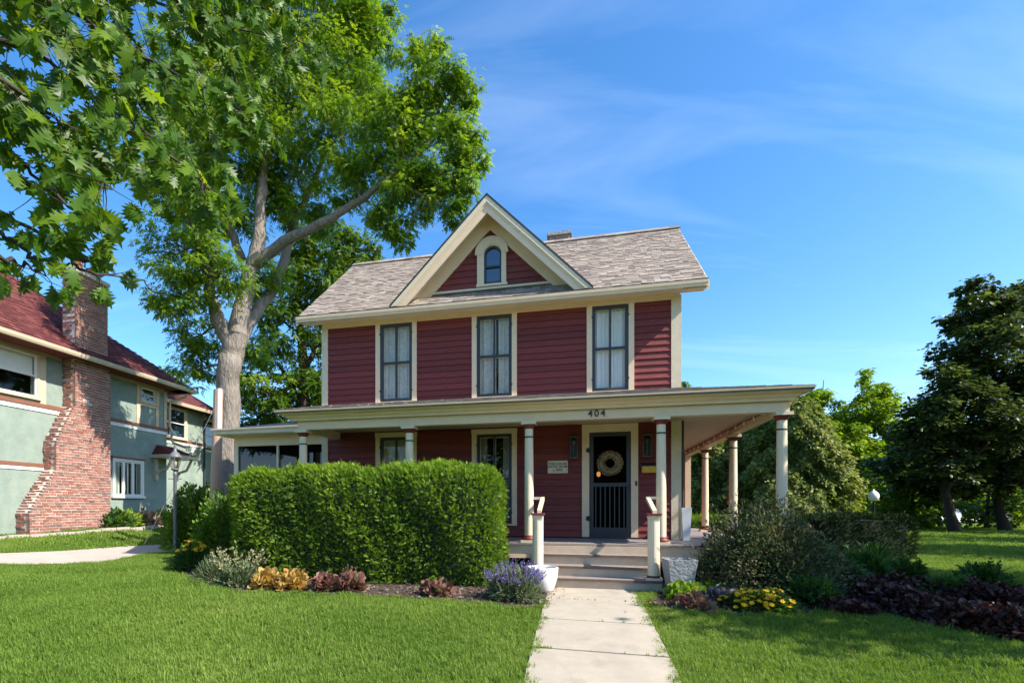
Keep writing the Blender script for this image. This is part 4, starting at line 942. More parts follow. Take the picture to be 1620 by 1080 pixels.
gp = np.array([16.15, 20.0])
t = thing('park_lamp', 'park lamp with a white globe among the trees', 'lamp post', (gp[0], gp[1], .29)); t.scale = (.8, .8, .8)
g = Geo(); g.lathe([(.09,-.4),(.07,.1),(.05,.2),(.045,1.45),(.10,1.5)], 12); g.build('pole', M['barkdark'], t, True)
g = Geo(); g.lathe([(.10,1.5),(.19,1.58),(.225,1.72),(.20,1.86),(.12,1.94),(.10,1.97),(.05,2.0),(.03,2.06),(0,2.08)], 18); g.build('globe', paint('opal_globe', (.82,.82,.76), .4), t, True)

# ------------------------------------------------------------------ grass (real blades, instanced tufts)
M['grass'] = leafmat('grass_blade', [(.085,.16,.021),(.135,.23,.034),(.195,.29,.052),(.29,.36,.10)], .42, .55, .2, (1.3,1.25,.5), inst=True, patch=.55)
def tuft(n, h, spread, wid):
    g = Geo(); r = np.sqrt(RNG.random(n))*spread; a = RNG.random(n)*2*math.pi
    for i in range(n):
        b = np.array([r[i]*math.cos(a[i]), r[i]*math.sin(a[i]), -.005]); q = RNG.random()*2*math.pi; d = np.array([math.cos(q), math.sin(q), 0]); s = np.array([-d[1], d[0], 0])*wid*RNG.uniform(.7,1.2)
        hh = h*RNG.uniform(.6,1.15); bend = RNG.uniform(.15,.75)*hh
        p1 = b+d*bend*.3+np.array([0,0,hh*.6]); p2 = b+d*bend+np.array([0,0,hh*RNG.uniform(.85,1.0)])
        q_ = RNG.random(); g.add([b-s, b+s, p1+s*.8, p1-s*.8, p2], [(0,1,2,3)], q_); g.l.append(np.array([g.c-2, g.c-3, g.c-1])[[0,1,2]]); g.n.append(np.array([3])); g.r.append(np.array([q_])); g.m.append(np.array([0]))
    return g
NB_POLY = [tuple(N2W(a, b)) for a, b in [(-7,-.02),(7,-.02),(16,2),(16,10),(-7,10)]]
def lawn_ok(x, y):
    a, b = W2H(x, y); wob = .05*np.sin(y*7)+.04*np.sin(y*17+1)
    path = (np.abs(a+1.72) < .60+wob*.9) & (b < -2.4)
    home = ((a > -7.6) & (a < 1.5) & (b > -1.65) & (b < 9.2)) | ((a > -10.3) & (a < -7.4) & (b > .2) & (b < 4)) | ((a > -2.9) & (a < -.4) & (b > -2.6) & (b < -1.5))
    wx = x+.10*np.sin(x*5+y*3); wy = y+.06*np.sin(x*9)
    return ~(path | home | inpoly(wx, wy, BED_L) | inpoly(wx, wy, BED_R) | inpoly(x, y, WALK) | inpoly(x, y, NB_POLY))
def grass(name, x0, x1, y0, y1, dens, tf, smin, smax, label):
    n = int((x1-x0)*(y1-y0)*dens); x = RNG.uniform(x0, x1, n); y = RNG.uniform(y0, y1, n)
    m = lawn_ok(x, y) & (x > -.98*y-.8) & (x < 1.17*y+.8); x = x[m]; y = y[m]; n = len(x)
    src = tf.build('grass_tuft', M['grass']); src.location = (x[0], y[0], float(ground(x[0], y[0]))); tag(src, 'tuft of lawn grass', None, None, 'stuff')
    me = bpy.data.meshes.new(name); me.vertices.add(n); me.vertices.foreach_set('co', np.stack([x, y, ground(x, y)], -1).ravel())
    ra = me.attributes.new('rot', 'FLOAT_VECTOR', 'POINT'); ra.data.foreach_set('vector', np.stack([RNG.normal(0,.14,n), RNG.normal(0,.14,n), RNG.random(n)*6.28], -1).astype(np.float32).ravel())
    nzv = .5+.5*np.sin(x*1.7+np.sin(y*1.3)*2)*np.cos(y*1.9+np.sin(x*.9)*2)
    sa = me.attributes.new('scl', 'FLOAT', 'POINT'); sa.data.foreach_set('value', ((smin+(smax-smin)*RNG.random(n))*(.8+.4*nzv)).astype(np.float32))
    o = link(name, me); tag(o, label, None, None, 'stuff')
    ng = bpy.data.node_groups.new(name, 'GeometryNodeTree'); ng.interface.new_socket('Geometry', in_out='INPUT', socket_type='NodeSocketGeometry'); ng.interface.new_socket('Geometry', in_out='OUTPUT', socket_type='NodeSocketGeometry')
    gi_ = ng.nodes.new('NodeGroupInput'); go = ng.nodes.new('NodeGroupOutput'); ip = ng.nodes.new('GeometryNodeInstanceOnPoints'); oi = ng.nodes.new('GeometryNodeObjectInfo'); oi.inputs[0].default_value = src; oi.transform_space = 'ORIGINAL'
    a1 = ng.nodes.new('GeometryNodeInputNamedAttribute'); a1.data_type = 'FLOAT_VECTOR'; a1.inputs[0].default_value = 'rot'
    a2 = ng.nodes.new('GeometryNodeInputNamedAttribute'); a2.data_type = 'FLOAT'; a2.inputs[0].default_value = 'scl'
    L = ng.links; L.new(gi_.outputs[0], ip.inputs['Points']); L.new(oi.outputs['Geometry'], ip.inputs['Instance']); L.new(a1.outputs[0], ip.inputs['Rotation']); L.new(a2.outputs[0], ip.inputs['Scale']); L.new(ip.outputs[0], go.inputs[0])
    md = o.modifiers.new('grass', 'NODES'); md.node_group = ng
grass('lawn_grass', -9, 9, 3.4, 8.2, 620, tuft(16, .060, .055, .0028), .7, 1.25, 'short mown lawn beside the front path')
grass('lawn_grass', -14, 17, 8.2, 14, 260, tuft(18, .075, .085, .0048), .7, 1.2, 'mown lawn around the house')
grass('lawn_grass', -20, 40, 14, 34, 60, tuft(22, .10, .19, .010), .7, 1.2, 'lawn further back under the trees')

grass('lawn_grass', -9, 9, 3.4, 9.5, 22, tuft(7, .12, .03, .0035), .7, 1.3, 'longer stray blades in the front lawn')
g = Geo(); tf_ = tuft(9, .045, .02, .0022)
tv_ = np.vstack(tf_.v)
for bb_ in (-2.44-.98, -2.44-.98-1.12, -2.44-.98-1.12-1.10):
    for q in range(16):
        a_ = RNG.choice([-1.08-abs(RNG.normal(0,.12)), -2.36+abs(RNG.normal(0,.12)), RNG.uniform(-2.3,-1.1)]); p_ = H2W(a_, bb_+RNG.normal(0,.004)); k0 = g.c; sc_ = RNG.uniform(.4,1)
        g.v.append(tv_*sc_+np.array([p_[0], p_[1], float(ground(*p_))+.025])); g.c += len(tv_)
        for l_, n_, r_, m_ in zip(tf_.l, tf_.n, tf_.r, tf_.m): g.l.append(l_+k0); g.n.append(n_); g.r.append(r_); g.m.append(m_)
tag(g.build('joint_grass', M['grass']), 'small grass blades growing in the path joints', kind='stuff')
# ------------------------------------------------------------------ plants
def mound(name, label, cat, x, y, R, H, n, tm, size, mat, group=None, up=.6, jit=.5, inner=.55, stems=None, z0=None, ry=None, droop=0.0, extra=None, sz_var=.35):
    z = float(ground(x, y)) if z0 is None else z0
    t = thing(name, label, cat, (x, y, z), RNG.random()*0, group)
    ry = ry or R
    d = randdir(n); d[:, 2] = np.abs(d[:, 2]); rad = (inner+(1-inner)*RNG.random(n)**.6)
    lump = 1+.16*np.sin(d[:,0]*5+x*7)*np.cos(d[:,1]*6+y*5)
    P = d*rad[:, None]*lump[:, None]*np.array([R, ry, H]); P[:, 2] += .01
    D = d*np.array([1,1,up])+np.array([0,0,.25-droop])+jit*randdir(n); U = d+np.array([0,0,.8])+.5*randdir(n)
    rn = np.clip(.5+.28*RNG.normal(size=n)+.25*np.sin(d[:,0]*9+d[:,1]*7), 0, 1)
    g = Geo(); g.leaves(tm, P, D, U, size*RNG.uniform(1-sz_var, 1+sz_var, n), rn); g.build('foliage', mat, t)
    if stems:
        g = Geo()
        for i in range(stems):
            q = P[RNG.integers(n)]; g.tube([(q[0]*.15,q[1]*.15,0),(q[0]*.6,q[1]*.6,q[2]*.55),tuple(q)], [.008,.006,.003], 4)
        g.build('stem', M['twig'], t)
    if extra: extra(t, P, d)
    return t
def atpx(px, py): p = GP(px, py); return float(p[0]), float(p[1])
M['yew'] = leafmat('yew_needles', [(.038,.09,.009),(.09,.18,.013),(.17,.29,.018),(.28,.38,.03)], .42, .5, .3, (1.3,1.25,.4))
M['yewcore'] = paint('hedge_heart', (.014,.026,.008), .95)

def hedge(name, label, a0, a1, b0, b1, H, n, size, mat, rad=.42, group=None, frame='house', z=0.0, rz=None):
    ca, cb = (a0+a1)/2, (b0+b1)/2; ha, hb = (a1-a0)/2, (b1-b0)/2
    loc = onhouse(ca, cb, z) if frame == 'house' else (ca, cb, z)
    t = thing(name, label, 'hedge', loc, -TH if rz is None else rz, group)
    # rounded box: sample a box surface, then pull in the corners
    A = [2*ha*H, 2*ha*H, 2*hb*H, 2*hb*H, 4*ha*hb*1.3]; k = RNG.choice(5, n, p=np.array(A)/sum(A)); u = RNG.uniform(-1, 1, n); v = RNG.random(n)
    P = np.zeros((n, 3))
    for f in range(5):
        m = k == f
        if f < 2: P[m] = np.stack([u[m]*ha, np.full(m.sum(), hb*(2*f-1)), v[m]*H], -1)
        elif f < 4: P[m] = np.stack([np.full(m.sum(), ha*(2*f-5)), u[m]*hb, v[m]*H], -1)
        else: P[m] = np.stack([u[m]*ha, (v[m]*2-1)*hb, np.full(m.sum(), H)], -1)
    r = min(rad, hb*.95, ha*.95)
    q = np.stack([np.clip(P[:,0], -ha+r, ha-r), np.clip(P[:,1], -hb+r, hb-r), np.minimum(P[:,2], H-r)], -1)
    Nn = P-q; L = np.linalg.norm(Nn, axis=1)[:, None]; Nn = Nn/(L+1e-6)
    x, y, zz = P[:,0], P[:,1], P[:,2]
    bump = .030*np.sin(x*3.1+zz*2+y)+.024*np.sin(x*7+zz*5.3+y*6)+.028*np.sin(x*15-zz*19+y*13)*np.sin(x*9+zz*23)-np.abs(RNG.normal(0,.055,n))+.03+.07*(RNG.random(n) < .02)
    taper = -.10*np.clip(.35-zz/H, 0, 1)
    P = q+Nn*(r+bump+taper)[:, None]
    D = Nn*.8+.75*randdir(n)+np.array([0,0,.35]); U = Nn+.6*randdir(n)
    rn = np.clip(.45+2.6*bump+.2*RNG.normal(size=n)+.12*Nn[:,2], 0, 1)  # shading put into the colour: sunken sprigs darker, upward-facing ones lighter
    g = Geo(); g.leaves(T_SPRIG, P-Nn*size*.35, D, U, size*RNG.uniform(.7,1.35,n), rn)
    g.build('foliage', mat, t)
    g = Geo(); pr = []; m_ = 28; core = .86  # solid dark core added inside the foliage to block light
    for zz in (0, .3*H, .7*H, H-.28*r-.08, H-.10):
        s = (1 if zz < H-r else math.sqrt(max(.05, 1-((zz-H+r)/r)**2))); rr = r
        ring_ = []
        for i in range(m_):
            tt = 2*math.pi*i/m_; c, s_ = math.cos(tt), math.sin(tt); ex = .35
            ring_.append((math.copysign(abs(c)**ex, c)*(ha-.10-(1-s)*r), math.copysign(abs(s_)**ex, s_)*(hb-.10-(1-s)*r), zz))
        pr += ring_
    f = [(i*m_+j, i*m_+(j+1) % m_, (i+1)*m_+(j+1) % m_, (i+1)*m_+j) for i in range(4) for j in range(m_)]; g.add(pr, f); g.add(pr[-m_:], [list(range(m_))]); g.build('light_block_core', M['yewcore'], t)
    return t
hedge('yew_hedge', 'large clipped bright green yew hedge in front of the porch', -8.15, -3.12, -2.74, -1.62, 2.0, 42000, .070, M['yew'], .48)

# trees -----------------------------------------------------------
def tree(name, label, base, limbs, blobs, mat, bark, leafn, lsize, tm=T_LEAF, group=None, cat='tree', droop=.5, subs=18, twigs=True, clump=.33, sides=10, flat=.8, kind=None):
    """limbs: list of (points, radii); blobs: (centre, radius[, weight]); leaves sit in many small drooping sprays inside every blob"""
    base = np.asarray(base, float); t = thing(name, label, cat, tuple(base), 0, group)
    g = Geo(); sk = []
    for pts, rad in limbs:
        P = np.asarray(pts, float)-base; m = len(P); tt = np.linspace(0, m-1, (m-1)*4+1); Q = np.stack([np.interp(tt, np.arange(m), P[:, i]) for i in range(3)], -1)
        Qs = Q.copy(); Qs[1:-1] = (Q[:-2]+2*Q[1:-1]+Q[2:])/4; R = np.interp(tt, np.arange(m), rad); Qs[1:-1] += RNG.normal(0, .10, (len(Q)-2, 3))*R[1:-1, None]
        g.tube(Qs, R, sides, rough=.035); sk.append(np.concatenate([Qs, R[:, None]], 1))
    SK = np.vstack(sk); PP = []; DD = []; RN = []
    for bl in blobs:
        c, r = np.asarray(bl[0], float)-base, bl[1]; wgt = bl[2] if len(bl) > 2 else 1.0
        ns = max(3, int(subs*wgt)); d = randdir(ns); rr = r*(.30+.72*RNG.random(ns)**.55); sc = c+d*rr[:, None]*np.array([1,1,flat])
        if twigs:
            dist = np.linalg.norm(SK[:, :3]-c, axis=1)+(SK[:, 3] < .02)*2; j = dist.argmin(); o = SK[j]
            mid = (o[:3]+c)/2+RNG.normal(0,.08*r,3); r0 = min(o[3]*.6, .05*r+.01); g.tube([o[:3], mid, c], [r0, r0*.75, r0*.45], 6)
            for s in sc[::2]: g.tube([c, (c+s)/2+RNG.normal(0,.06*r,3), s], [r0*.42, r0*.3, .004], 4)
        for s in sc:
            n = max(4, int(leafn*(r/1.0 if r < 3 else 3)*RNG.uniform(.6,1.3))); cs = r*clump*RNG.uniform(.7,1.3)
            dd = randdir(n); p = s+dd*(cs*(RNG.random(n)**.5)*(1+.9*(RNG.random(n) < .16)*RNG.random(n)))[:, None]*np.array([1.15,1.15,.6]); tone = .5+.22*RNG.normal()
            PP.append(p); DD.append(dd*np.array([1,1,.4])+np.array([0,0,-droop])+.35*randdir(n)); RN.append(np.clip(tone+.16*RNG.normal(size=n), 0, 1))
    g.build('trunk', bark, t, True)
    P = np.vstack(PP); D = np.vstack(DD); r = np.concatenate(RN); n = len(P); U = np.array([0,0,1.])+.55*randdir(n)
    g = Geo(); g.leaves(tm, P, D, U, lsize*RNG.uniform(.65,1.3,n), r); o = g.build('crown', mat, t)
    return t
def PB_(px, py, r, Y, w=1.0): return (W(px, py, Y), r*Y/FPX, w)
M['ash'] = leafmat('ash_leaves', [(.05,.125,.014),(.10,.205,.018),(.165,.285,.024),(.27,.385,.04)], .52, .42, .35, (1.45,1.3,.35))
Y0 = 17.6
tb = W(361, 846, Y0); tb[2] = float(ground(tb[0], tb[1]))-.05
def LP(l, Y=Y0): return [W(x, y, Y+dy) for x, y, dy in l]
k_ = Y0/FPX
limbs = [(LP([(360,850,0),(360,760,0),(361,660,0),(361,600,0),(364,560,0),(378,525,0)]), [.50,.41,.37,.365,.40,.32]),
 (LP([(366,545,0),(352,520,-.1),(343,500,-.3),(333,470,-.6),(328,428,-.9),(311,376,-1.3),(300,320,-1.6),(290,250,-1.8)]), [.28,.26,.22,.18,.16,.14,.10,.06]),
 (LP([(376,530,0),(384,480,.1),(393,440,.2),(404,405,.3),(412,361,.3),(414,300,.3),(418,220,.2),(430,120,0),(440,40,0)]), [.32,.28,.26,.24,.20,.17,.13,.09,.05]),
 (LP([(402,418,.2),(430,396,0),(467,372,-.3),(515,350,-.6),(559,324,-.9),(605,290,-1.2),(650,255,-1.4),(690,215,-1.5)]), [.20,.19,.165,.135,.11,.09,.065,.035]),
 (LP([(380,540,.1),(407,491,.6),(437,450,1.0),(455,387,1.4),(470,340,1.6),(489,306,1.8),(520,230,2.0),(545,150,2.2)]), [.22,.20,.18,.16,.13,.11,.08,.05]),
 (LP([(383,411,.9),(372,380,.9),(352,338,.8),(335,280,.7),(330,200,.6)]), [.15,.14,.12,.09,.05]),
 (LP([(600,292,-1.2),(650,300,-1.6),(690,320,-1.8)]), [.08,.06,.03])]
bl = [(300,300,70,-1.5,1.2),(262,290,48,-1.3),(285,400,62,-1.2),(290,470,48,-.8),(318,530,40,.3,.8),(310,585,34,.8,.7),(345,430,50,-1.2),(400,560,34,1,.6),
 (350,200,85,-.5,1.3),(290,210,60,-1),(400,120,90,0,1.3),(330,90,80,-.5),(430,30,90,.5,1.3),(510,30,80,1,1.2),(560,40,50,1),(590,70,40,.8,.9),(520,130,75,1,1.2),(575,150,48,.5,.9),(455,190,80,.5,1.2),
 (470,270,60,1,1),(540,210,60,0,1.1),(560,280,50,-.6,1),(620,215,52,-1.2,1),(680,85,30,-1.2,.8),(690,130,48,-1.2,1.1),(735,145,26,-1.3,.7),(665,180,50,-1.2,1.1),(725,215,42,-1.5,1.1),(745,255,26,-1.6,.7),(700,275,44,-1.6,1.1),(660,310,42,-1.5,1),(630,260,50,-1.3,1.1),(610,345,36,-1.2,.9),(635,375,24,-1.2,.5),(715,330,26,-1.6,.7),(735,295,28,-1.6,.7),
 (500,350,34,.8,.7),(440,330,40,1.2,.8),(420,440,36,.6,.5),(360,345,50,1.2,.9),(395,270,50,.8,.9),(600,170,34,-.8,.6),(590,25,36,1,.8),(460,100,70,1,1)]
tree('shade_tree', 'tall spreading shade tree with forked grey trunk behind the screened porch', tb, limbs, [PB_(x, y, r, Y0+rest[0], rest[1] if len(rest) > 1 else 1) for x, y, r, *rest in bl], M['ash'], M['bark'], 60, .185, T_COMP, subs=28, clump=.34)

Y1 = 27.0
tb = W(478, 830, Y1); tb[2] = .3
M['ash2'] = leafmat('dark_green_leaves', [(.032,.08,.009),(.06,.13,.012),(.11,.20,.016),(.19,.28,.025)], .45, .45, .35, (1.45,1.3,.35))
limbs = [([W(478,840,Y1),W(479,700,Y1),W(481,600,Y1),W(478,540,Y1),W(470,480,Y1),W(480,420,Y1)],[.36,.30,.25,.22,.16,.10]),
 ([W(480,590,Y1),W(495,560,Y1),W(520,530,Y1)],[.16,.13,.08]),([W(480,650,Y1),W(462,610,Y1),W(440,575,Y1)],[.16,.14,.08]),([W(500,760,Y1+1),W(505,640,Y1+1),W(500,590,Y1+1)],[.2,.16,.1])]
bl = [(530,440,55),(480,420,50),(440,450,45),(560,400,40),(500,490,50),(450,510,45),(540,520,40),(430,560,40),(500,560,40),(460,600,36),(520,600,36),(420,620,40),(440,650,34),(400,650,34),(490,650,30),(410,690,30),(450,690,30),(385,600,20),(500,620,30),(480,380,40),(540,380,36)]
tree('back_yard_tree', 'darker leafy tree behind the left end of the red house', tb, limbs, [PB_(x, y, r, Y1+RNG.uniform(-1.5,1.5), .9) for x, y, r in bl], M['ash2'], M['barkdark'], 28, .34, T_COMP, subs=22)
Y2 = 40.0
for px, py, r, lab in ((262,600,22,'distant tree peeking over the red hipped roof'),(1082,608,7,'distant treetop just above the porch roof corner')):
    Yd = Y2 if px < 500 else 46
    tree('distant_tree', lab, (*W(px, 820, Yd)[:2], 0), [([W(px, 840, Yd), W(px, py, Yd)], [.3,.1])], [PB_(px+dx_, py+dy_, rr, Yd+RNG.uniform(-1,1)) for dx_, dy_, rr in ((0,0,r),(-r,r*1.2,r*1.3),(r,r*1.5,r*1.3),(0,r*3,r*1.6))], M['ash2'], M['barkdark'], 14, .4, T_DIAM, subs=12)

# right side: arborvitae, birches, maples
M['arbor'] = leafmat('arborvitae_sprays', [(.08,.125,.022),(.14,.195,.034),(.21,.265,.055),(.32,.32,.11)], .35, .6, .25, (1.2,1.15,.5))
def arbor(label, px, Y, w, top, n, lean=0):
    b = W(px, 830, Y); b[2] = 0; H = W(px, top, Y)[2]; t = thing('arborvitae', label, 'tree', tuple(b), 0, 'arborvitae beside the side porch')
    g = Geo(); 
    for i in range(7): a = RNG.random()*6.28; r = w*.35*RNG.random(); g.tube([(0,0,0),(r*.4*math.cos(a),r*.4*math.sin(a),H*.3),(r*math.cos(a),r*math.sin(a),H*.75)], [.10,.07,.03], 6)
    g.build('trunk', M['bark'], t, True)
    z = RNG.random(n)**.8; prof = np.sqrt(np.clip(1-z**1.6, 0, 1))*(.72+.28*np.clip(z*4, 0, 1)); a = RNG.random(n)*6.28
    lum = 1+.13*np.sin(a*3+z*9)+.10*np.sin(a*7-z*21+px)+.06*np.sin(a*13+z*40); rr = w*prof*lum*(.60+.4*RNG.random(n)**.5)
    P = np.stack([rr*np.cos(a)+lean*z, rr*np.sin(a), z*H*(.97+.03*RNG.random(n))], -1)+RNG.normal(0,.035,(n,3)); d = np.stack([np.cos(a), np.sin(a), 0*a], -1)
    D = d*.6+np.array([0,0,-.45])+.55*randdir(n); U = d+.5*randdir(n)+np.array([0,0,.4])
    g = Geo(); g.leaves(T_DIAM, P, D, U, .17*RNG.uniform(.6,1.3,n), np.clip(.45+1.3*(lum-1)+.25*RNG.normal(size=n), 0, 1)); g.build('crown', M['arbor'], t); return t
arbor('broad olive arborvitae with a rounded cone crown right of the porch corner column', 1258, 22, 2.1, 628, 60000)
arbor('olive arborvitae seen between the side porch columns', 1190, 24, 1.9, 655, 34000)
arbor('olive arborvitae filling the gap beside the rear porch column', 1105, 25, 1.9, 650, 34000)
M['lime'] = leafmat('light_green_leaves', [(.07,.15,.012),(.13,.24,.016),(.21,.33,.022),(.31,.41,.04)], .5, .45, .3, (1.4,1.25,.3))
def airy(label, px, Y, top, spread, n_b, group, rb=(11,26)):
    b = W(px, 840, Y); b[2] = 0; lim = [([W(px,845,Y),W(px+2,750,Y),W(px-3,680,Y),W(px+3,top+25,Y)],[.14,.11,.08,.02])]
    blobs = []
    for i in range(n_b):
        f = RNG.random()**.62; py = top+12+f*(800-top); s = spread*(.18+.82*min(1, f*1.9)); x = px+RNG.uniform(-s, s); blobs.append(PB_(x, py, RNG.uniform(*rb)*(.45+.55*min(1, f*2.2)), Y+RNG.uniform(-1.2,1.2), .9))
    return tree('young_birch', label, b, lim, blobs, M['lime'], M['barkdark'], 30, .27, T_DIAM, group, subs=16, clump=.46)
airy('tall airy light green tree with twin wispy tops behind the arborvitae', 1372, 38, 570, 68, 110, 'young light green trees')
airy('light green tree rising just right of the porch roof tip', 1300, 40, 576, 54, 90, 'young light green trees')
airy('bushier light green tree between the arborvitae and the dark maple', 1420, 39, 640, 56, 80, 'young light green trees')
M['maple'] = leafmat('dark_maple_leaves', [(.028,.040,.018),(.046,.066,.022),(.075,.105,.03),(.15,.19,.045)], .38, .42, .4, (1.1,1.2,.5))
M['maple2'] = leafmat('green_maple_leaves', [(.05,.09,.014),(.10,.18,.018),(.19,.29,.025)], .5, .45, .3, (1.4,1.25,.35))
def maple(label, px, Y, blobs, leanpx):
    b = W(px, 845, Y); b[2] = 0
    lim = [([W(px+4,850,Y),W(px-8,815,Y),W(px-18,775,Y),W(px-40,730,Y+.4),W(px-70,690,Y+.5)],[.30,.20,.16,.11,.05]),([W(px-14,795,Y),W(px-22,750,Y),W(px-10,700,Y),W(px+20,620,Y),W(px+40,540,Y)],[.16,.15,.13,.10,.05]),([W(px-18,775,Y),W(px+12,740,Y-.5),W(px+50,700,Y-1)],[.16,.12,.06])]
    return tree('maple_tree', label, b, lim, [PB_(x, y, r, Y+RNG.uniform(-1.6,1.6), w) for x, y, r, w in blobs], M['maple'], M['barkdark'], 62, .19, T_WIDE, 'dark leaved maples', subs=24, clump=.36, flat=.85, droop=.3)
maple('dark purple-green maple with a leaning trunk and its crown reaching the frame edge', 1512, 25,
 [(1548,462,26,.8),(1530,500,32,1),(1570,495,34,1),(1600,530,40,1),(1560,545,45,1.1),(1520,560,36,.9),(1610,590,50,1.1),(1560,600,50,1.1),(1520,630,42,1),(1480,650,36,1),(1450,670,30,.9),(1470,700,44,1.1),(1520,690,50,1.2),(1570,670,52,1.2),(1620,650,50,1.1),(1440,720,34,.9),(1500,740,34,.7),(1560,735,36,.7),(1610,720,40,.8),(1425,755,26,.8),(1650,700,50,1),(1450,765,26,.8),(1490,775,22,.8),(1540,770,24,.8),(1585,760,26,.8),(1470,740,34,1),(1530,715,46,1.2),(1590,710,46,1.2),(1405,735,26,.8),(1600,620,46,1.1),(1500,600,30,.9),(1590,480,20,.7)], 0)
maple('dark maple with a slanting trunk rising behind the brown leafy bank', 1592, 26,
 [(1610,480,34,.9),(1640,520,45,1),(1660,570,50,1),(1690,620,60,1),(1640,640,50,1),(1600,690,40,.8),(1650,730,44,.9),(1700,700,60,1),(1590,740,30,.6),(1690,780,40,.7),(1612,462,18,.6)], 0)
bb = W(1440, 845, 28); bb[2] = 0
tree('understory_maple', 'small bright green maple growing beneath the dark maple crown', bb, [([W(1440,850,28),W(1442,800,28),W(1445,770,28)],[.12,.09,.05])], [PB_(x, y, r*1.3, 28+RNG.uniform(-.8,.8), 1.1) for x, y, r in [(1470,800,20),(1455,825,16),(1485,790,16),(1420,800,20),(1400,815,18),(1440,785,24),(1400,780,22),(1465,770,20),(1425,830,20),(1395,830,18),(1450,835,16),(1480,825,16),(1410,760,24),(1440,755,20)]], M['maple2'], M['barkdark'], 22, .2, T_ROUND, subs=12)
bb = W(1560, 845, 29); bb[2] = 0
tree('understory_maple', 'small yellow-green maple between the two dark maple trunks', bb, [([W(1560,850,29),W(1562,800,29),W(1565,770,29)],[.12,.09,.05])], [PB_(x, y, r*1.3, 29+RNG.uniform(-.8,.8), 1.1) for x, y, r in [(1555,795,20),(1575,810,16),(1545,815,16),(1590,790,16),(1530,800,14),(1610,800,22),(1560,830,14),(1615,825,18),(1590,840,16)]], M['maple2'], M['barkdark'], 22, .2, T_ROUND, subs=12)
bb = W(1462, 840, 42); bb[2] = 0
tree('park_tree', 'mid green tree filling the gap between the pale light green trees and the dark maple', bb, [([W(1462,845,42),W(1463,760,42),W(1460,690,42)],[.25,.18,.08])], [PB_(x, y, r, 42+RNG.uniform(-1.5,1.5), 1) for x, y, r in [(1455,648,26),(1436,690,32),(1482,680,36),(1460,735,40),(1500,725,36),(1425,740,30),(1520,770,34),(1450,785,34),(1490,790,30),(1410,785,26)]], M['maple2'], M['barkdark'], 20, .30, T_DIAM, subs=18)
# far wood that reads as one mass
g = Geo(); n = 26000
x = RNG.uniform(-5, 130, n); yb = 62+RNG.uniform(-4, 14, n); hgt = 7+2.2*np.sin(x*.31)+1.6*np.sin(x*.83+1)+1.0*np.sin(x*2.1); z = RNG.random(n)*hgt
g.leaves(T_DIAM, np.stack([x, yb, z], -1), randdir(n), randdir(n), RNG.uniform(.6,1.3,n), np.clip(.4+.25*np.sin(x*1.3)+.2*RNG.normal(size=n), 0, 1)); tag(g.build('distant_trees', M['ash2']), 'far off line of trees closing the park', kind='stuff')
n = 9000; x = RNG.uniform(-60, 60, n); yb = -34+RNG.uniform(-4, 4, n); hgt = 8+2.4*np.sin(x*.27)+1.8*np.sin(x*.71+1); g = Geo()
g.leaves(T_DIAM, np.stack([x, yb, RNG.random(n)*hgt], -1), randdir(n), randdir(n), RNG.uniform(.7,1.5,n), RNG.random(n)); tag(g.build('street_trees', M['ash2']), 'row of trees across the street reflected in the panes', kind='stuff')
# tree outside the right edge whose shade lies across the flower beds
bb = np.array([13.2, 5.0, float(ground(13.2,5.0))])
tree('street_tree', 'leafy street tree standing outside the view, shading the flower beds', bb, [([bb, bb+(0,.1,1.5), bb+(.1,0,3.2), bb+(0,.1,6)],[.22,.18,.14,.06]),([bb+(.1,0,2.4), bb+(-1.2,.5,4.4)],[.10,.04]),([bb+(.1,0,2.6), bb+(1.1,-.6,4.6)],[.10,.04])],
 [(bb+np.array([RNG.uniform(-2.3,2.3), RNG.uniform(-2.3,2.3), RNG.uniform(3.0,7.4)]), RNG.uniform(1.0,1.6), 1) for i in range(38)], M['ash2'], M['bark'], 40, .22, T_DIAM, subs=16)

for bx, by, hh, lab in ((20.5,11.8,6.0,'yard tree beyond the right edge whose shade bands the back lawn'),(27.0,15.8,6.2,'further yard tree beyond the right edge shading the far lawn'),(33.5,19.5,7.0,'tall tree by the park edge shading the lawn end')):
    bb = np.array([bx, by, 0.])
    tree('yard_tree', lab, bb, [([bb, bb+(0,.1,1.5), bb+(.1,0,3.2), bb+(0,.1,hh)],[.24,.2,.16,.06])], [(bb+np.array([RNG.uniform(-2.4,2.4), RNG.uniform(-1.5,1.5), RNG.uniform(3.0,hh+2.2)]), RNG.uniform(1.0,1.6), 1) for i in range(26)], M['ash2'], M['bark'], 20, .24, T_DIAM, subs=14)

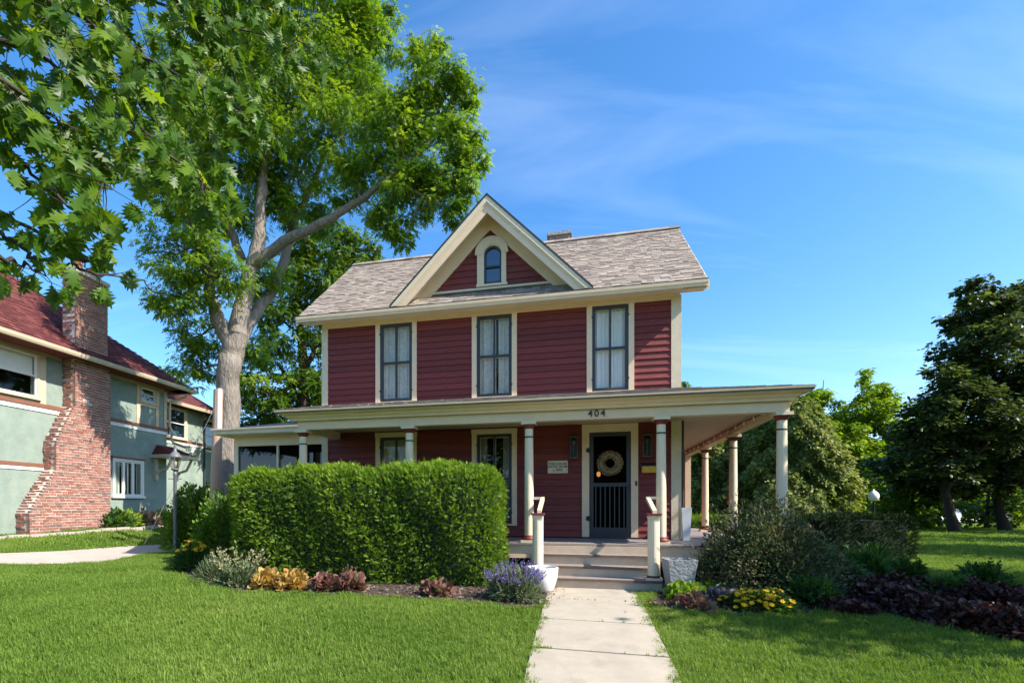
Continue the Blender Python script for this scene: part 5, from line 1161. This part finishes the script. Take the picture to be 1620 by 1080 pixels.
# ------------------------------------------------------------------ foreground oak: limbs from outside the view, lobed leaves hung one by one
M['oak'] = leafmat('oak_leaves', [(.035,.09,.010),(.065,.145,.013),(.105,.205,.016),(.19,.29,.022)], .55, .42, .35, (1.6,1.35,.30))
ob = np.array([-5.2, 2.2, float(ground(-5.2, 2.2))])
ok_ = thing('oak_tree', 'lobed oak leaves and twigs hanging in close from the upper corner of the picture', 'tree', tuple(ob))
NPB = [  # pixel path and distance of each bough
 ([(-500,-60),(-150,-90),(60,-60),(200,-10),(330,30),(440,60),(515,85)], 3.9, 135, 1.0),
 ([(-500,-60),(-150,-60),(40,-30),(180,60),(300,130),(390,180),(420,215)], 3.6, 150, 1.0),
 ([(-500,-20),(-150,0),(80,100),(200,190),(290,260),(335,300)], 3.4, 150, 1.0),
 ([(-500,0),(-150,30),(20,150),(90,220),(150,270),(175,300)], 3.1, 105, .9),
 ([(-500,60),(-150,130),(0,230),(60,285),(120,335),(140,360)], 3.2, 64, .8),
 ([(-500,160),(-150,300),(0,370),(70,415),(130,425),(200,440),(262,462)], 3.3, 15, .45),
 ([(-500,200),(-150,380),(0,405),(40,420),(70,430)], 3.1, 16, .6),
 ([(-300,-200),(150,-90),(300,-30),(400,0),(455,45)], 4.3, 105, 1.0),
 ([(-500,-60),(-100,-30),(60,20),(170,100),(250,200),(275,240)], 3.8, 130, 1.0),
 ([(-500,0),(-150,60),(0,120),(60,170),(110,200)], 2.9, 80, 1.0),
 ([(-500,100),(-100,300),(30,350),(90,390),(160,410),(165,372)], 3.5, 22, .6),
 ([(-300,-200),(100,-140),(260,-60),(340,20),(370,110),(385,170)], 4.1, 115, 1.0),
 ([(-300,-200),(0,-140),(150,-20),(230,90),(330,210),(350,250)], 4.0, 125, 1.0),
 ([(-500,-200),(-100,-150),(30,-60),(90,20),(120,90)], 3.2, 115, 1.0),
 ([(-500,-200),(-50,-200),(150,-130),(330,-90),(440,-40)], 4.2, 90, 1.0)]
g = Geo(); OP = []; OD = []; OS = []
g.tube([ob, ob+(0,0,1.4), ob+(.1,.1,2.8), ob+(.25,.2,4.4), ob+(.3,.3,6)], [.34,.28,.25,.2,.12], 14, rough=.03)
for path, Y, n, sp in NPB:
    pts = []; m = len(path)
    for i, (px, py) in enumerate(path):
        q = W(px, py, Y+.25*math.sin(i*1.7+Y*5)); pts.append(q)
    pts[0] = ob+np.array([.15,.15,RNG.uniform(2.4,4.6)])
    P = np.array(pts); tt = np.linspace(0, m-1, (m-1)*6+1); Q = np.stack([np.interp(tt, np.arange(m), P[:, i]) for i in range(3)], -1); Q[1:-1] = (Q[:-2]+2*Q[1:-1]+Q[2:])/4; Q[1:-1] += RNG.normal(0,.012,(len(Q)-2,3))
    R = np.interp(tt, [0,1,2,m-1], [.06,.028,.014,.003]); g.tube(Q, R, 7)
    i0 = 7; k = 0
    while k < n:
        u = RNG.uniform(1.1, m-1)**1.0; o = np.array([np.interp(u, tt, Q[:, j]) for j in range(3)])
        off = RNG.normal(0, 1, 3)*np.array([.12,.16,.10])*sp+np.array([0,0,-.03]); if_end = u > m-1.25
        if if_end: off *= .55
        tip = o+off; g.tube([o, (o+tip)/2+RNG.normal(0,.012,3), tip], [.0035,.0028,.0018], 4)
        for q in range(RNG.integers(4, 7)):
            a = RNG.random()*6.28; dirn = np.array([math.cos(a)*.55, math.sin(a)*.55, -.95+RNG.normal(0,.30)])+unit(off)*.30
            OP.append(tip+RNG.normal(0,.012,3)); OD.append(dirn); OS.append(RNG.uniform(.075,.152)); k += .37
# upper crown outside the frame: it shades the boughs below
for i in range(560):
    OP.append(np.array([RNG.uniform(-5.5,-.9), RNG.uniform(1.6,4.6), RNG.uniform(5.4,7.2)])); OD.append(RNG.normal(0,1,3)+np.array([0,0,-.6])); OS.append(RNG.uniform(.13,.2))
g.v = [v-ob for v in g.v]
g.build('trunk', M['barkdark'], ok_, True)
OP = np.array(OP)-ob; OD = np.array(OD); OD /= np.linalg.norm(OD, axis=1)[:, None]; OS = np.array(OS); n = len(OP)
OU = np.array([.45,-.55,.40])+.8*randdir(n); orn = np.clip(RNG.normal(.5,.25,n), 0, 1)
LV = []
for i in range(8): q = Geo(); q.leaves(T_OAKS[i % 4], np.zeros((1,3)), np.array([[0,1.,0]]), np.array([[0,0,1.]]), 1.0, np.array([.06+.125*i])); LV.append(q.mesh('leaf', M['oak'], True))
Pw = OP+ob; dd = Pw[:,1]; ppx = PX+Pw[:,0]/Pw[:,1]*FPX; ppy = PY-(Pw[:,2]-EYE)/Pw[:,1]*FPX
seen = (ppx > -20) & (ppy > -10); order = np.argsort(np.where(seen, dd/OS, 1e6)); g = Geo(); rest = []
for r_, i in enumerate(order):
    if r_ < 300:
        D = OD[i]; X = unit(np.cross(D, OU[i])); Z = np.cross(X, D)
        o = link('leaf', LV[int(orn[i]*7.99)], ok_); m = Matrix(((X[0],D[0],Z[0],0),(X[1],D[1],Z[1],0),(X[2],D[2],Z[2],0),(0,0,0,1))); m.translation = OP[i]; o.matrix_local = m @ Matrix.Scale(float(OS[i]), 4)
    else: rest.append(i)
rest = np.array(rest)
for q in range(4): rr = rest[q::4]; g.leaves(T_OAKS[q], OP[rr], OD[rr], OU[rr], OS[rr], orn[rr])
tag(g.build('leaves', M['oak'], ok_), kind='stuff')

# ------------------------------------------------------------------ shrubs and hedges
M['shrub'] = leafmat('glossy_shrub_leaves', [(.045,.11,.012),(.08,.17,.017),(.13,.245,.024),(.22,.32,.045)], .38, .4, .4, (1.35,1.25,.4))
x, y = -7.7, 15.5
mound('leafy_shrub', 'loose leafy green shrub between the lamp post and the yew hedge', 'shrub', x, y, 1.05, 1.85, 8000, T_LEAF, .115, M['shrub'], up=.9, inner=.45, stems=26, ry=.6)
mound('leafy_shrub', 'leafy green shrub filling the corner under the screened porch window', 'shrub', -5.35, 12.0, .75, 1.55, 4200, T_LEAF, .105, M['shrub'], up=.9, inner=.45, stems=16, ry=.7)
M['barberry'] = leafmat('dull_olive_leaves', [(.032,.054,.022),(.054,.084,.030),(.085,.115,.042),(.17,.14,.08)], .3, .55, .25, (1.2,1.15,.7))
def tips(t, P, d):
    n = 700; dd = randdir(n); dd[:,2] = np.abs(dd[:,2])**.7; p = dd*np.array([1.04,.66,1.32])*RNG.uniform(.86,1.14,n)[:,None]*(1+.12*np.sin(dd[:,0]*6+dd[:,2]*5))[:,None]
    g = Geo(); g.leaves(T_COMP, p, dd+np.array([0,0,.5])+.4*randdir(n), randdir(n), RNG.uniform(.045,.085,n), RNG.uniform(.4,1,n)); g.build('pale_tips', M['barberry'], t)
mound('spreading_shrub', 'wide dark olive shrub with pale brown tips beside the concrete planter', 'shrub', 4.62, 7.72, 1.02, 1.30, 23000, T_DIAM, .046, M['barberry'], up=.8, inner=.45, stems=60, ry=.72, extra=tips, jit=.9)
mound('spreading_shrub', 'dull green tail of the olive shrub running towards the dark hedge', 'shrub', 6.0, 8.5, .55, .6, 3600, T_DIAM, .062, M['barberry'], up=.8, inner=.4, stems=30, ry=.6, jit=.9)
M['boxdark'] = leafmat('shade_toned_hedge_leaves', [(.008,.019,.007),(.013,.028,.009),(.021,.042,.011)], .15, .7, .1, (1.2,1.2,.5))  # leaf greens darkened to near black in place of shade
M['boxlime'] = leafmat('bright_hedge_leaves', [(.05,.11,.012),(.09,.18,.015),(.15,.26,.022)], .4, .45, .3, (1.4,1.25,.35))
hedge('clipped_hedge', 'square clipped hedge with shade put into its dark leaf colour, beyond the olive shrub', 8.75, 10.9, 12.1, 13.3, 1.06, 7000, .085, M['boxdark'], .16, None, 'world', 0, 0)
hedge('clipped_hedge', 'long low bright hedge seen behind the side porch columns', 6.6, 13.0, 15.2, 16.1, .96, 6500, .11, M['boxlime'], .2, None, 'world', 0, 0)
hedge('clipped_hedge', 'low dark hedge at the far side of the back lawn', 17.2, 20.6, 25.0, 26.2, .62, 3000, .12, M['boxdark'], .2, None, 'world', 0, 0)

# ------------------------------------------------------------------ flowers and bedding
def heads(n, size, mat, lift, tm=None, name='flower'):
    def f(t, P, d):
        g = Geo(); k = np.argsort(-P[:,2]-.3*RNG.random(len(P)))[:n*3]; k = RNG.choice(k, min(n, len(k)), replace=False)
        for i in k:
            c = P[i]+d[i]*np.array([.06,.06,0])+np.array([0,0,lift]); tilt = unit(d[i]*.5+np.array([0,-.35,.8])+.3*RNG.normal(size=3)); m = 8
            a = np.arange(m)*2*math.pi/m; x = unit(np.cross(tilt, [1,0,.1])); y_ = np.cross(tilt, x); D = np.outer(np.cos(a), x)+np.outer(np.sin(a), y_)+.25*tilt
            g.leaves(T_DIAM, np.repeat(c[None], m, 0), D, np.repeat(tilt[None], m, 0)+.1*randdir(m), size*RNG.uniform(.85,1.1), RNG.random(m))
            g.lathe([(0,-.004),(size*.22,0),(size*.2,size*.14),(0,size*.2)], 6, tuple(c+tilt*size*.05), 1.0, 1)
        tag(g.build(name, [mat, M['brass']], t), kind='stuff')
    return f
M['yellow'] = leafmat('yellow_petals', [(.62,.36,.01),(.72,.46,.015),(.78,.52,.03)], .3, .6, .1, (1,1,.6))
M['herb'] = leafmat('sage_green_leaves', [(.07,.105,.05),(.12,.16,.08),(.20,.24,.13)], .3, .7, .15, (1.1,1.1,.7))
M['pale'] = leafmat('faded_flower_spikes', [(.20,.22,.10),(.32,.31,.17),(.42,.38,.24)], .3, .7, .1, (1,1,.8))
M['fern'] = leafmat('soft_green_leaves', [(.03,.075,.02),(.05,.12,.025),(.085,.175,.035)], .4, .55, .2, (1.3,1.25,.5))
M['lav'] = leafmat('lavender_flowers', [(.16,.10,.34),(.24,.16,.46),(.33,.26,.56)], .25, .7, .1, (1,1,1.1))
M['gold'] = leafmat('gold_heuchera_leaves', [(.34,.21,.05),(.46,.31,.085),(.54,.41,.15),(.40,.20,.07)], .35, .55, .25, (1.2,1,.4))
M['plum'] = leafmat('plum_heuchera_leaves', [(.13,.05,.045),(.20,.085,.07),(.26,.15,.115),(.17,.19,.09)], .25, .5, .3, (1.2,1,.7))
M['wine'] = leafmat('dark_wine_leaves', [(.030,.010,.012),(.05,.016,.016),(.08,.030,.024),(.13,.075,.05)], .2, .45, .35, (1.3,.9,.7))
M['chart'] = leafmat('chartreuse_leaves', [(.14,.24,.02),(.22,.33,.035),(.33,.42,.06)], .4, .45, .3, (1.2,1.15,.4))
M['silver'] = leafmat('silver_purple_leaves', [(.07,.055,.06),(.14,.12,.13),(.24,.23,.22)], .2, .5, .3, (1,1,1))
def spikes(n, h, R, mat, size=.018, lean=.5, flen=.35, stemmat='herb', label='flower_spike'):
    def f(t, P, d):
        gs_ = Geo(); g = Geo()
        for i in range(n):
            a = RNG.random()*6.28; r = R*math.sqrt(RNG.random()); q = np.array([r*math.cos(a), r*math.sin(a), 0]); tip = q*(1+lean)+np.array([0,0,h*RNG.uniform(.75,1.1)*(1-.25*(r/R)**2)])
            gs_.tube([q*.3, q*.8+np.array([0,0,tip[2]*.5]), tip], [.003,.0025,.002], 3); m = 14; u = 1-flen*RNG.random(m); p = (q*.8+np.array([0,0,tip[2]*.5]))[None]*(1-u[:,None])*1.0+tip[None]*u[:,None]
            u2 = RNG.random(m)*flen; dirn = unit(tip-(q*.8+np.array([0,0,tip[2]*.5]))); p = tip[None]-dirn[None]*(u2*h*.45)[:,None]
            g.leaves(T_DIAM, p, randdir(m)+dirn, randdir(m), size*RNG.uniform(.8,1.3,m), RNG.random(m))
        tag(gs_.build('flower_stem', M[stemmat], t), kind='stuff'); tag(g.build(label, mat, t), kind='stuff')
    return f
x, y = atpx(829, 953)
mound('lavender', 'lavender bush with purple flower spikes in front of the round white planter', 'plant', x-.10, y+.22, .34, .36, 2400, T_STRAP, .13, M['herb'], up=1.2, jit=.7, inner=.3, extra=spikes(140, .53, .32, M['lav'], .022, .45, .5))
x, y = atpx(304, 904)
mound('daisy_clump', 'grey-green clump with yellow daisy heads at the foot of the lamp post', 'flowers', x-.04, y+.10, .42, .50, 1500, T_LEAF, .075, M['fern'], up=1.1, inner=.35, stems=20, extra=heads(34, .060, M['yellow'], .09))
x, y = atpx(330, 918)
mound('sage_clump', 'low grey-green herb clump between the daisies and the pale spikes', 'plant', x, y+.2, .30, .31, 1300, T_STRAP, .12, M['herb'], up=1.1, inner=.3)
x, y = atpx(368, 930)
mound('spiky_herb', 'pale green herb with tall faded flower spikes beside the hedge corner', 'plant', x, y+.22, .36, .34, 1500, T_LEAF, .075, M['herb'], up=1.1, inner=.3, extra=spikes(34, .66, .38, M['pale'], .045, .35, .95))
for px, py, s, lab in ((418,934,.20,'golden yellow heuchera mound nearest the pale flower spikes'),(458,937,.19,'golden yellow heuchera mound next to the plum one')):
    x, y = atpx(px, py); mound('heuchera', lab, 'plant', x, y+.15, s, .25, 210, T_ROUND, .105, M['gold'], up=.8, inner=.55, group='heucheras along the hedge')
for px, py, s, h, mt, lab in ((512,938,.18,.22,'plum','plum heuchera with grey-green centres beside the golden ones'),(552,938,.20,.22,'plum','plum heuchera with thin pink flower stalks under the hedge')):
    x, y = atpx(px, py); mound('heuchera', lab, 'plant', x, y+.15, s, h, 210, T_ROUND, .10, M[mt], up=.8, inner=.55, group='heucheras along the hedge', extra=spikes(7, .46, .12, M['plum'], .02, .3, .6, 'plum') if px == 552 else None)
x, y = atpx(692, 944); mound('heuchera', 'brown-red heuchera alone under the hedge near the lavender', 'plant', x, y+.15, .24, .16, 230, T_ROUND, .085, M['plum'], up=.7, inner=.5, group='heucheras along the hedge')
x, y = atpx(812, 915); mound('iris_leaves', 'tuft of strap leaves against the porch lattice', 'plant', x, y+.3, .16, .22, 26, T_STRAP, .42, M['fern'], up=2.2, jit=.55, inner=.2)
x, y = atpx(775, 925); mound('iris_leaves', 'thin faded strap leaves at the end of the yew hedge', 'plant', x, y+.1, .18, .12, 26, T_STRAP, .34, M['herb'], up=1.6, jit=.8, inner=.2)
x, y = atpx(797, 935); mound('marigold', 'single small orange flower beside the lavender', 'flowers', x, y, .07, .12, 40, T_LEAF, .05, M['fern'], extra=heads(2, .04, leafmat('orange_petals', [(.7,.24,.02),(.8,.32,.03)], .3), .05))
x, y = atpx(1096, 954); mound('chartreuse_plant', 'bright chartreuse rounded leaves beside the concrete planter', 'plant', x+.03, y+.22, .28, .20, 330, T_ROUND, .085, M['chart'], up=.8, inner=.45)
x, y = atpx(1140, 950); mound('chartreuse_plant', 'small chartreuse sprig between purple and silver leaves', 'plant', x-.02, y+.28, .16, .18, 130, T_ROUND, .075, M['chart'], up=.8, inner=.45)
x, y = atpx(1106, 968); mound('heuchera', 'dusty purple heuchera at the lawn edge before the chartreuse leaves', 'plant', x, y+.14, .23, .17, 260, T_ROUND, .07, M['plum'], up=.8, inner=.5)
x, y = atpx(1155, 962); mound('silver_plant', 'silvery purple low plant between the chartreuse and yellow flowers', 'plant', x, y+.22, .30, .19, 520, T_ROUND, .06, M['silver'], up=.8, inner=.5)
x, y = atpx(1178, 955); mound('silver_plant', 'blue-green low plant beside the yellow flowers', 'plant', x, y+.30, .20, .17, 320, T_ROUND, .06, M['herb'], up=.8, inner=.5)
x, y = atpx(1222, 972); mound('coreopsis', 'low mound covered in yellow flowers in front of the olive shrub', 'flowers', x, y+.26, .44, .22, 2400, T_LEAF, .06, M['fern'], up=.9, inner=.5, extra=heads(210, .036, M['yellow'], .026), ry=.32)
x, y = atpx(1200, 952); mound('coreopsis', 'green flowerless back half of the yellow-flowered mound', 'flowers', x+.05, y+.30, .36, .22, 1600, T_LEAF, .06, M['fern'], up=.9, inner=.5, extra=heads(5, .03, M['yellow'], .03), ry=.2)
for px, py, R, H, lab in ((1330,928,.52,.46,'feathery bright green perennial before the dark hedge'),(1378,926,.42,.42,'feathery green perennial at the lawn side of the bed'),(1262,915,.35,.35,'small feathery plant tucked under the olive shrub'),(1300,905,.4,.5,'blue-green perennial behind the feathery clumps')):
    x, y = atpx(px, py); mound('perennial', lab, 'plant', x, y+.3, R, H, 2300, T_COMP, .13, M['fern'], up=1.0, inner=.4, group='feathery perennials by the dark hedge')
x, y = atpx(1405, 905); mound('daylily', 'fountain of narrow grey-green leaves against the dark hedge', 'plant', x, y+.4, .30, .22, 220, T_STRAP, .40, M['fern'], up=1.3, jit=.55, inner=.15)
for i, (px, py, R, H, lab) in enumerate(((1345,972,.30,.17,'low wine-red coleus nearest the yellow flowers'),(1375,978,.25,.15,'small wine-red coleus creeping onto the lawn edge'),(1405,960,.36,.34,'wine-red coleus at the near end of the dark bank'),(1448,970,.38,.36,'wine-red coleus second along the dark bank'),(1432,945,.36,.36,'wine-red coleus behind the first of the bank'),
    (1492,985,.38,.34,'wine-red coleus in the middle of the dark bank'),(1480,955,.36,.34,'wine-red coleus rising behind the middle of the bank'),(1538,998,.38,.34,'wine-red coleus past the middle of the dark bank'),(1560,966,.40,.40,'tall wine-red coleus towards the frame edge'),(1590,1008,.36,.34,'wine-red coleus last along the lawn edge'),(1612,975,.40,.42,'tallest wine-red coleus touching the frame edge'),(1640,1015,.4,.36,'wine-red coleus cut by the frame edge'))):
    x, y = atpx(px, py); mound('coleus', lab, 'plant', x, y+.2, R*.88, H*.8, 950, T_ROUND, .058, M['wine'], up=.9, jit=.9, inner=.5, group='wine-red coleus in the shaded bed', stems=8)
for px, py, lab in ((1450,925,'green tuft poking above the wine-red bank'),(1575,930,'green tuft above the wine-red bank by the frame edge'),(1525,960,'pale green tuft in a gap of the wine-red bank'),(1300,962,'blue-green rosette on the bare mulch')):
    x, y = atpx(px, py); mound('perennial', lab, 'plant', x, y+.2, .30, .30, 800, T_COMP, .12, M['fern'], up=1.0, inner=.3, group='green tufts in the shaded bed')
# planting along the neighbour's wall
for a, lab, mt, H in ((4.1,'yellow-green leafy plant at the foot of the brick chimney','chart',.55),(5.0,'tan withered plant along the neighbour wall','straw',.5),(5.9,'green leafy plant along the neighbour wall past the withered one','chart',.5),(3.6,'small weed at the chimney corner','fern',.6),(7.2,'leafy plant at the corner of the neighbour house','chart',.5)):
    p = N2W(a, -.55); mound('wall_plant', lab, 'plant', p[0], p[1], .5, H, 420, T_LEAF, .20, M[mt], up=.8, inner=.4, group='plants along the neighbour wall')
g = Geo(); 
for i in range(24):
    a = -6+.60*i; p0, p1 = N2W(a, -1.05), N2W(a+.57, -1.05); q0_, q1_ = N2W(a, -1.2), N2W(a+.57, -1.2); z0, z1 = float(ground(*p0)), float(ground(*p1)); h = RNG.uniform(.10,.14)
    g.hexa([(*q0_, z0-.05),(*q1_, z1-.05),(*p1, z1-.05),(*p0, z0-.05),(*q0_, z0+h),(*q1_, z1+h),(*p1, z1+h),(*p0, z0+h)], RNG.random())
tag(g.build('bed_edging', M['walk']), 'low concrete edging along the neighbour planting bed', 'edging')

# mulch chips, fallen leaves
def litter(name, label, poly, n, size, mat, kind='stuff', box=None):
    P = np.asarray(poly); x = RNG.uniform(P[:,0].min(), P[:,0].max(), n); y = RNG.uniform(P[:,1].min(), P[:,1].max(), n); m = inpoly(x, y, poly); x, y = x[m], y[m]; n = len(x)
    g = Geo(); D = randdir(n)*np.array([1,1,.25]); g.leaves(T_DIAM, np.stack([x, y, ground(x, y)+.028], -1), D, np.array([0,0,1.])+.5*randdir(n), size*RNG.uniform(.5,1.4,n), RNG.random(n)); tag(g.build(name, mat), label, kind=kind)
litter('mulch_chips', 'wood chips over the planting beds', BED_R, 9000, .06, M['chips']); litter('mulch_chips', 'wood chips under the hedge', BED_L, 7000, .055, M['chips'])
DL = [tuple(GP(*p)) for p in [(590,945),(700,952),(860,966),(905,940),(880,930),(700,930)]]; litter('fallen_leaves', 'dry brown leaves by the lavender', DL, 500, .055, M['dryleaf'])
DR = [tuple(GP(*p)) for p in [(1005,935),(1020,975),(1130,978),(1160,960),(1090,940)]]; litter('fallen_leaves', 'dry brown leaves beside the planter', DR, 420, .05, M['dryleaf'])
DP = [tuple(GP(*p)) for p in [(870,931),(862,975),(1040,975),(1045,932)]]; litter('fallen_leaves', 'a few dry leaves blown on the path', DP, 46, .04, M['dryleaf'])

LF = [(-5.5,4),(7,4),(7,7.5),(-6,9)]; litter('fallen_leaves', 'scattered small dry leaves on the lawn', LF, 60, .05, M['dryleaf'])
# ------------------------------------------------------------------ parked cars glimpsed under the maples
def car(label, x, y, rz, col):
    t = thing('parked_car', label, 'car', (x, y, -.25), rz, 'cars parked beyond the park'); m = paint('car_paint', col, .3, .03, 3, 0, 40, .6)
    prof = [(-2.2,.35),(-2.25,.75),(-2.0,.92),(-1.35,.98),(-.75,1.40),(.75,1.43),(1.35,1.0),(2.1,.85),(2.25,.6),(2.2,.35)]
    g = Geo(); low = [p for p in prof if p[1] < 1.2]; g.prism([(x_,-.86,z) for x_, z in low], (0,1.72,0)); g.hexa([(-1.30,-.80,.97),(1.30,-.80,.97),(1.30,.80,.97),(-1.30,.80,.97),(-.72,-.64,1.42),(.68,-.64,1.42),(.68,.64,1.42),(-.72,.64,1.42)]); g.build('body', m, t)
    g = Geo(); g.hexa([(-1.18,-.815,1.0),(1.15,-.815,1.0),(1.15,.815,1.0),(-1.18,.815,1.0),(-.68,-.665,1.36),(.64,-.665,1.36),(.64,.665,1.36),(-.68,.665,1.36)]); g.build('side_window', M['glassdark'], t)
    for x_ in (-1.35, 1.35):
        for y_ in (-.80, .62):
            g = Geo(); g.v = []; a = np.arange(16)*math.pi/8; v = np.concatenate([np.stack([x_+.32*np.cos(a), np.full(16,yy), .32+.32*np.sin(a)],-1) for yy in (y_, y_+.18)]); g.add(v, [(i,(i+1)%16,16+(i+1)%16,16+i) for i in range(16)]); g.add(v[:16], [list(range(16))[::-1]]); g.add(v[16:], [list(range(16))]); g.build('wheel', M['black'], t)
    for y_ in (-.7, .5): g = Geo(); g.box(2.16,2.26,y_,y_+.2,.6,.74); g.build('headlight', M['potwhite'], t)
car('silver-white car glimpsed under the bright green small maple', 38.5, 40.5, .3, (.62,.63,.66)); car('dark car glimpsed beside the leaning maple trunk', 43.5, 42.5, .4, (.06,.07,.10))
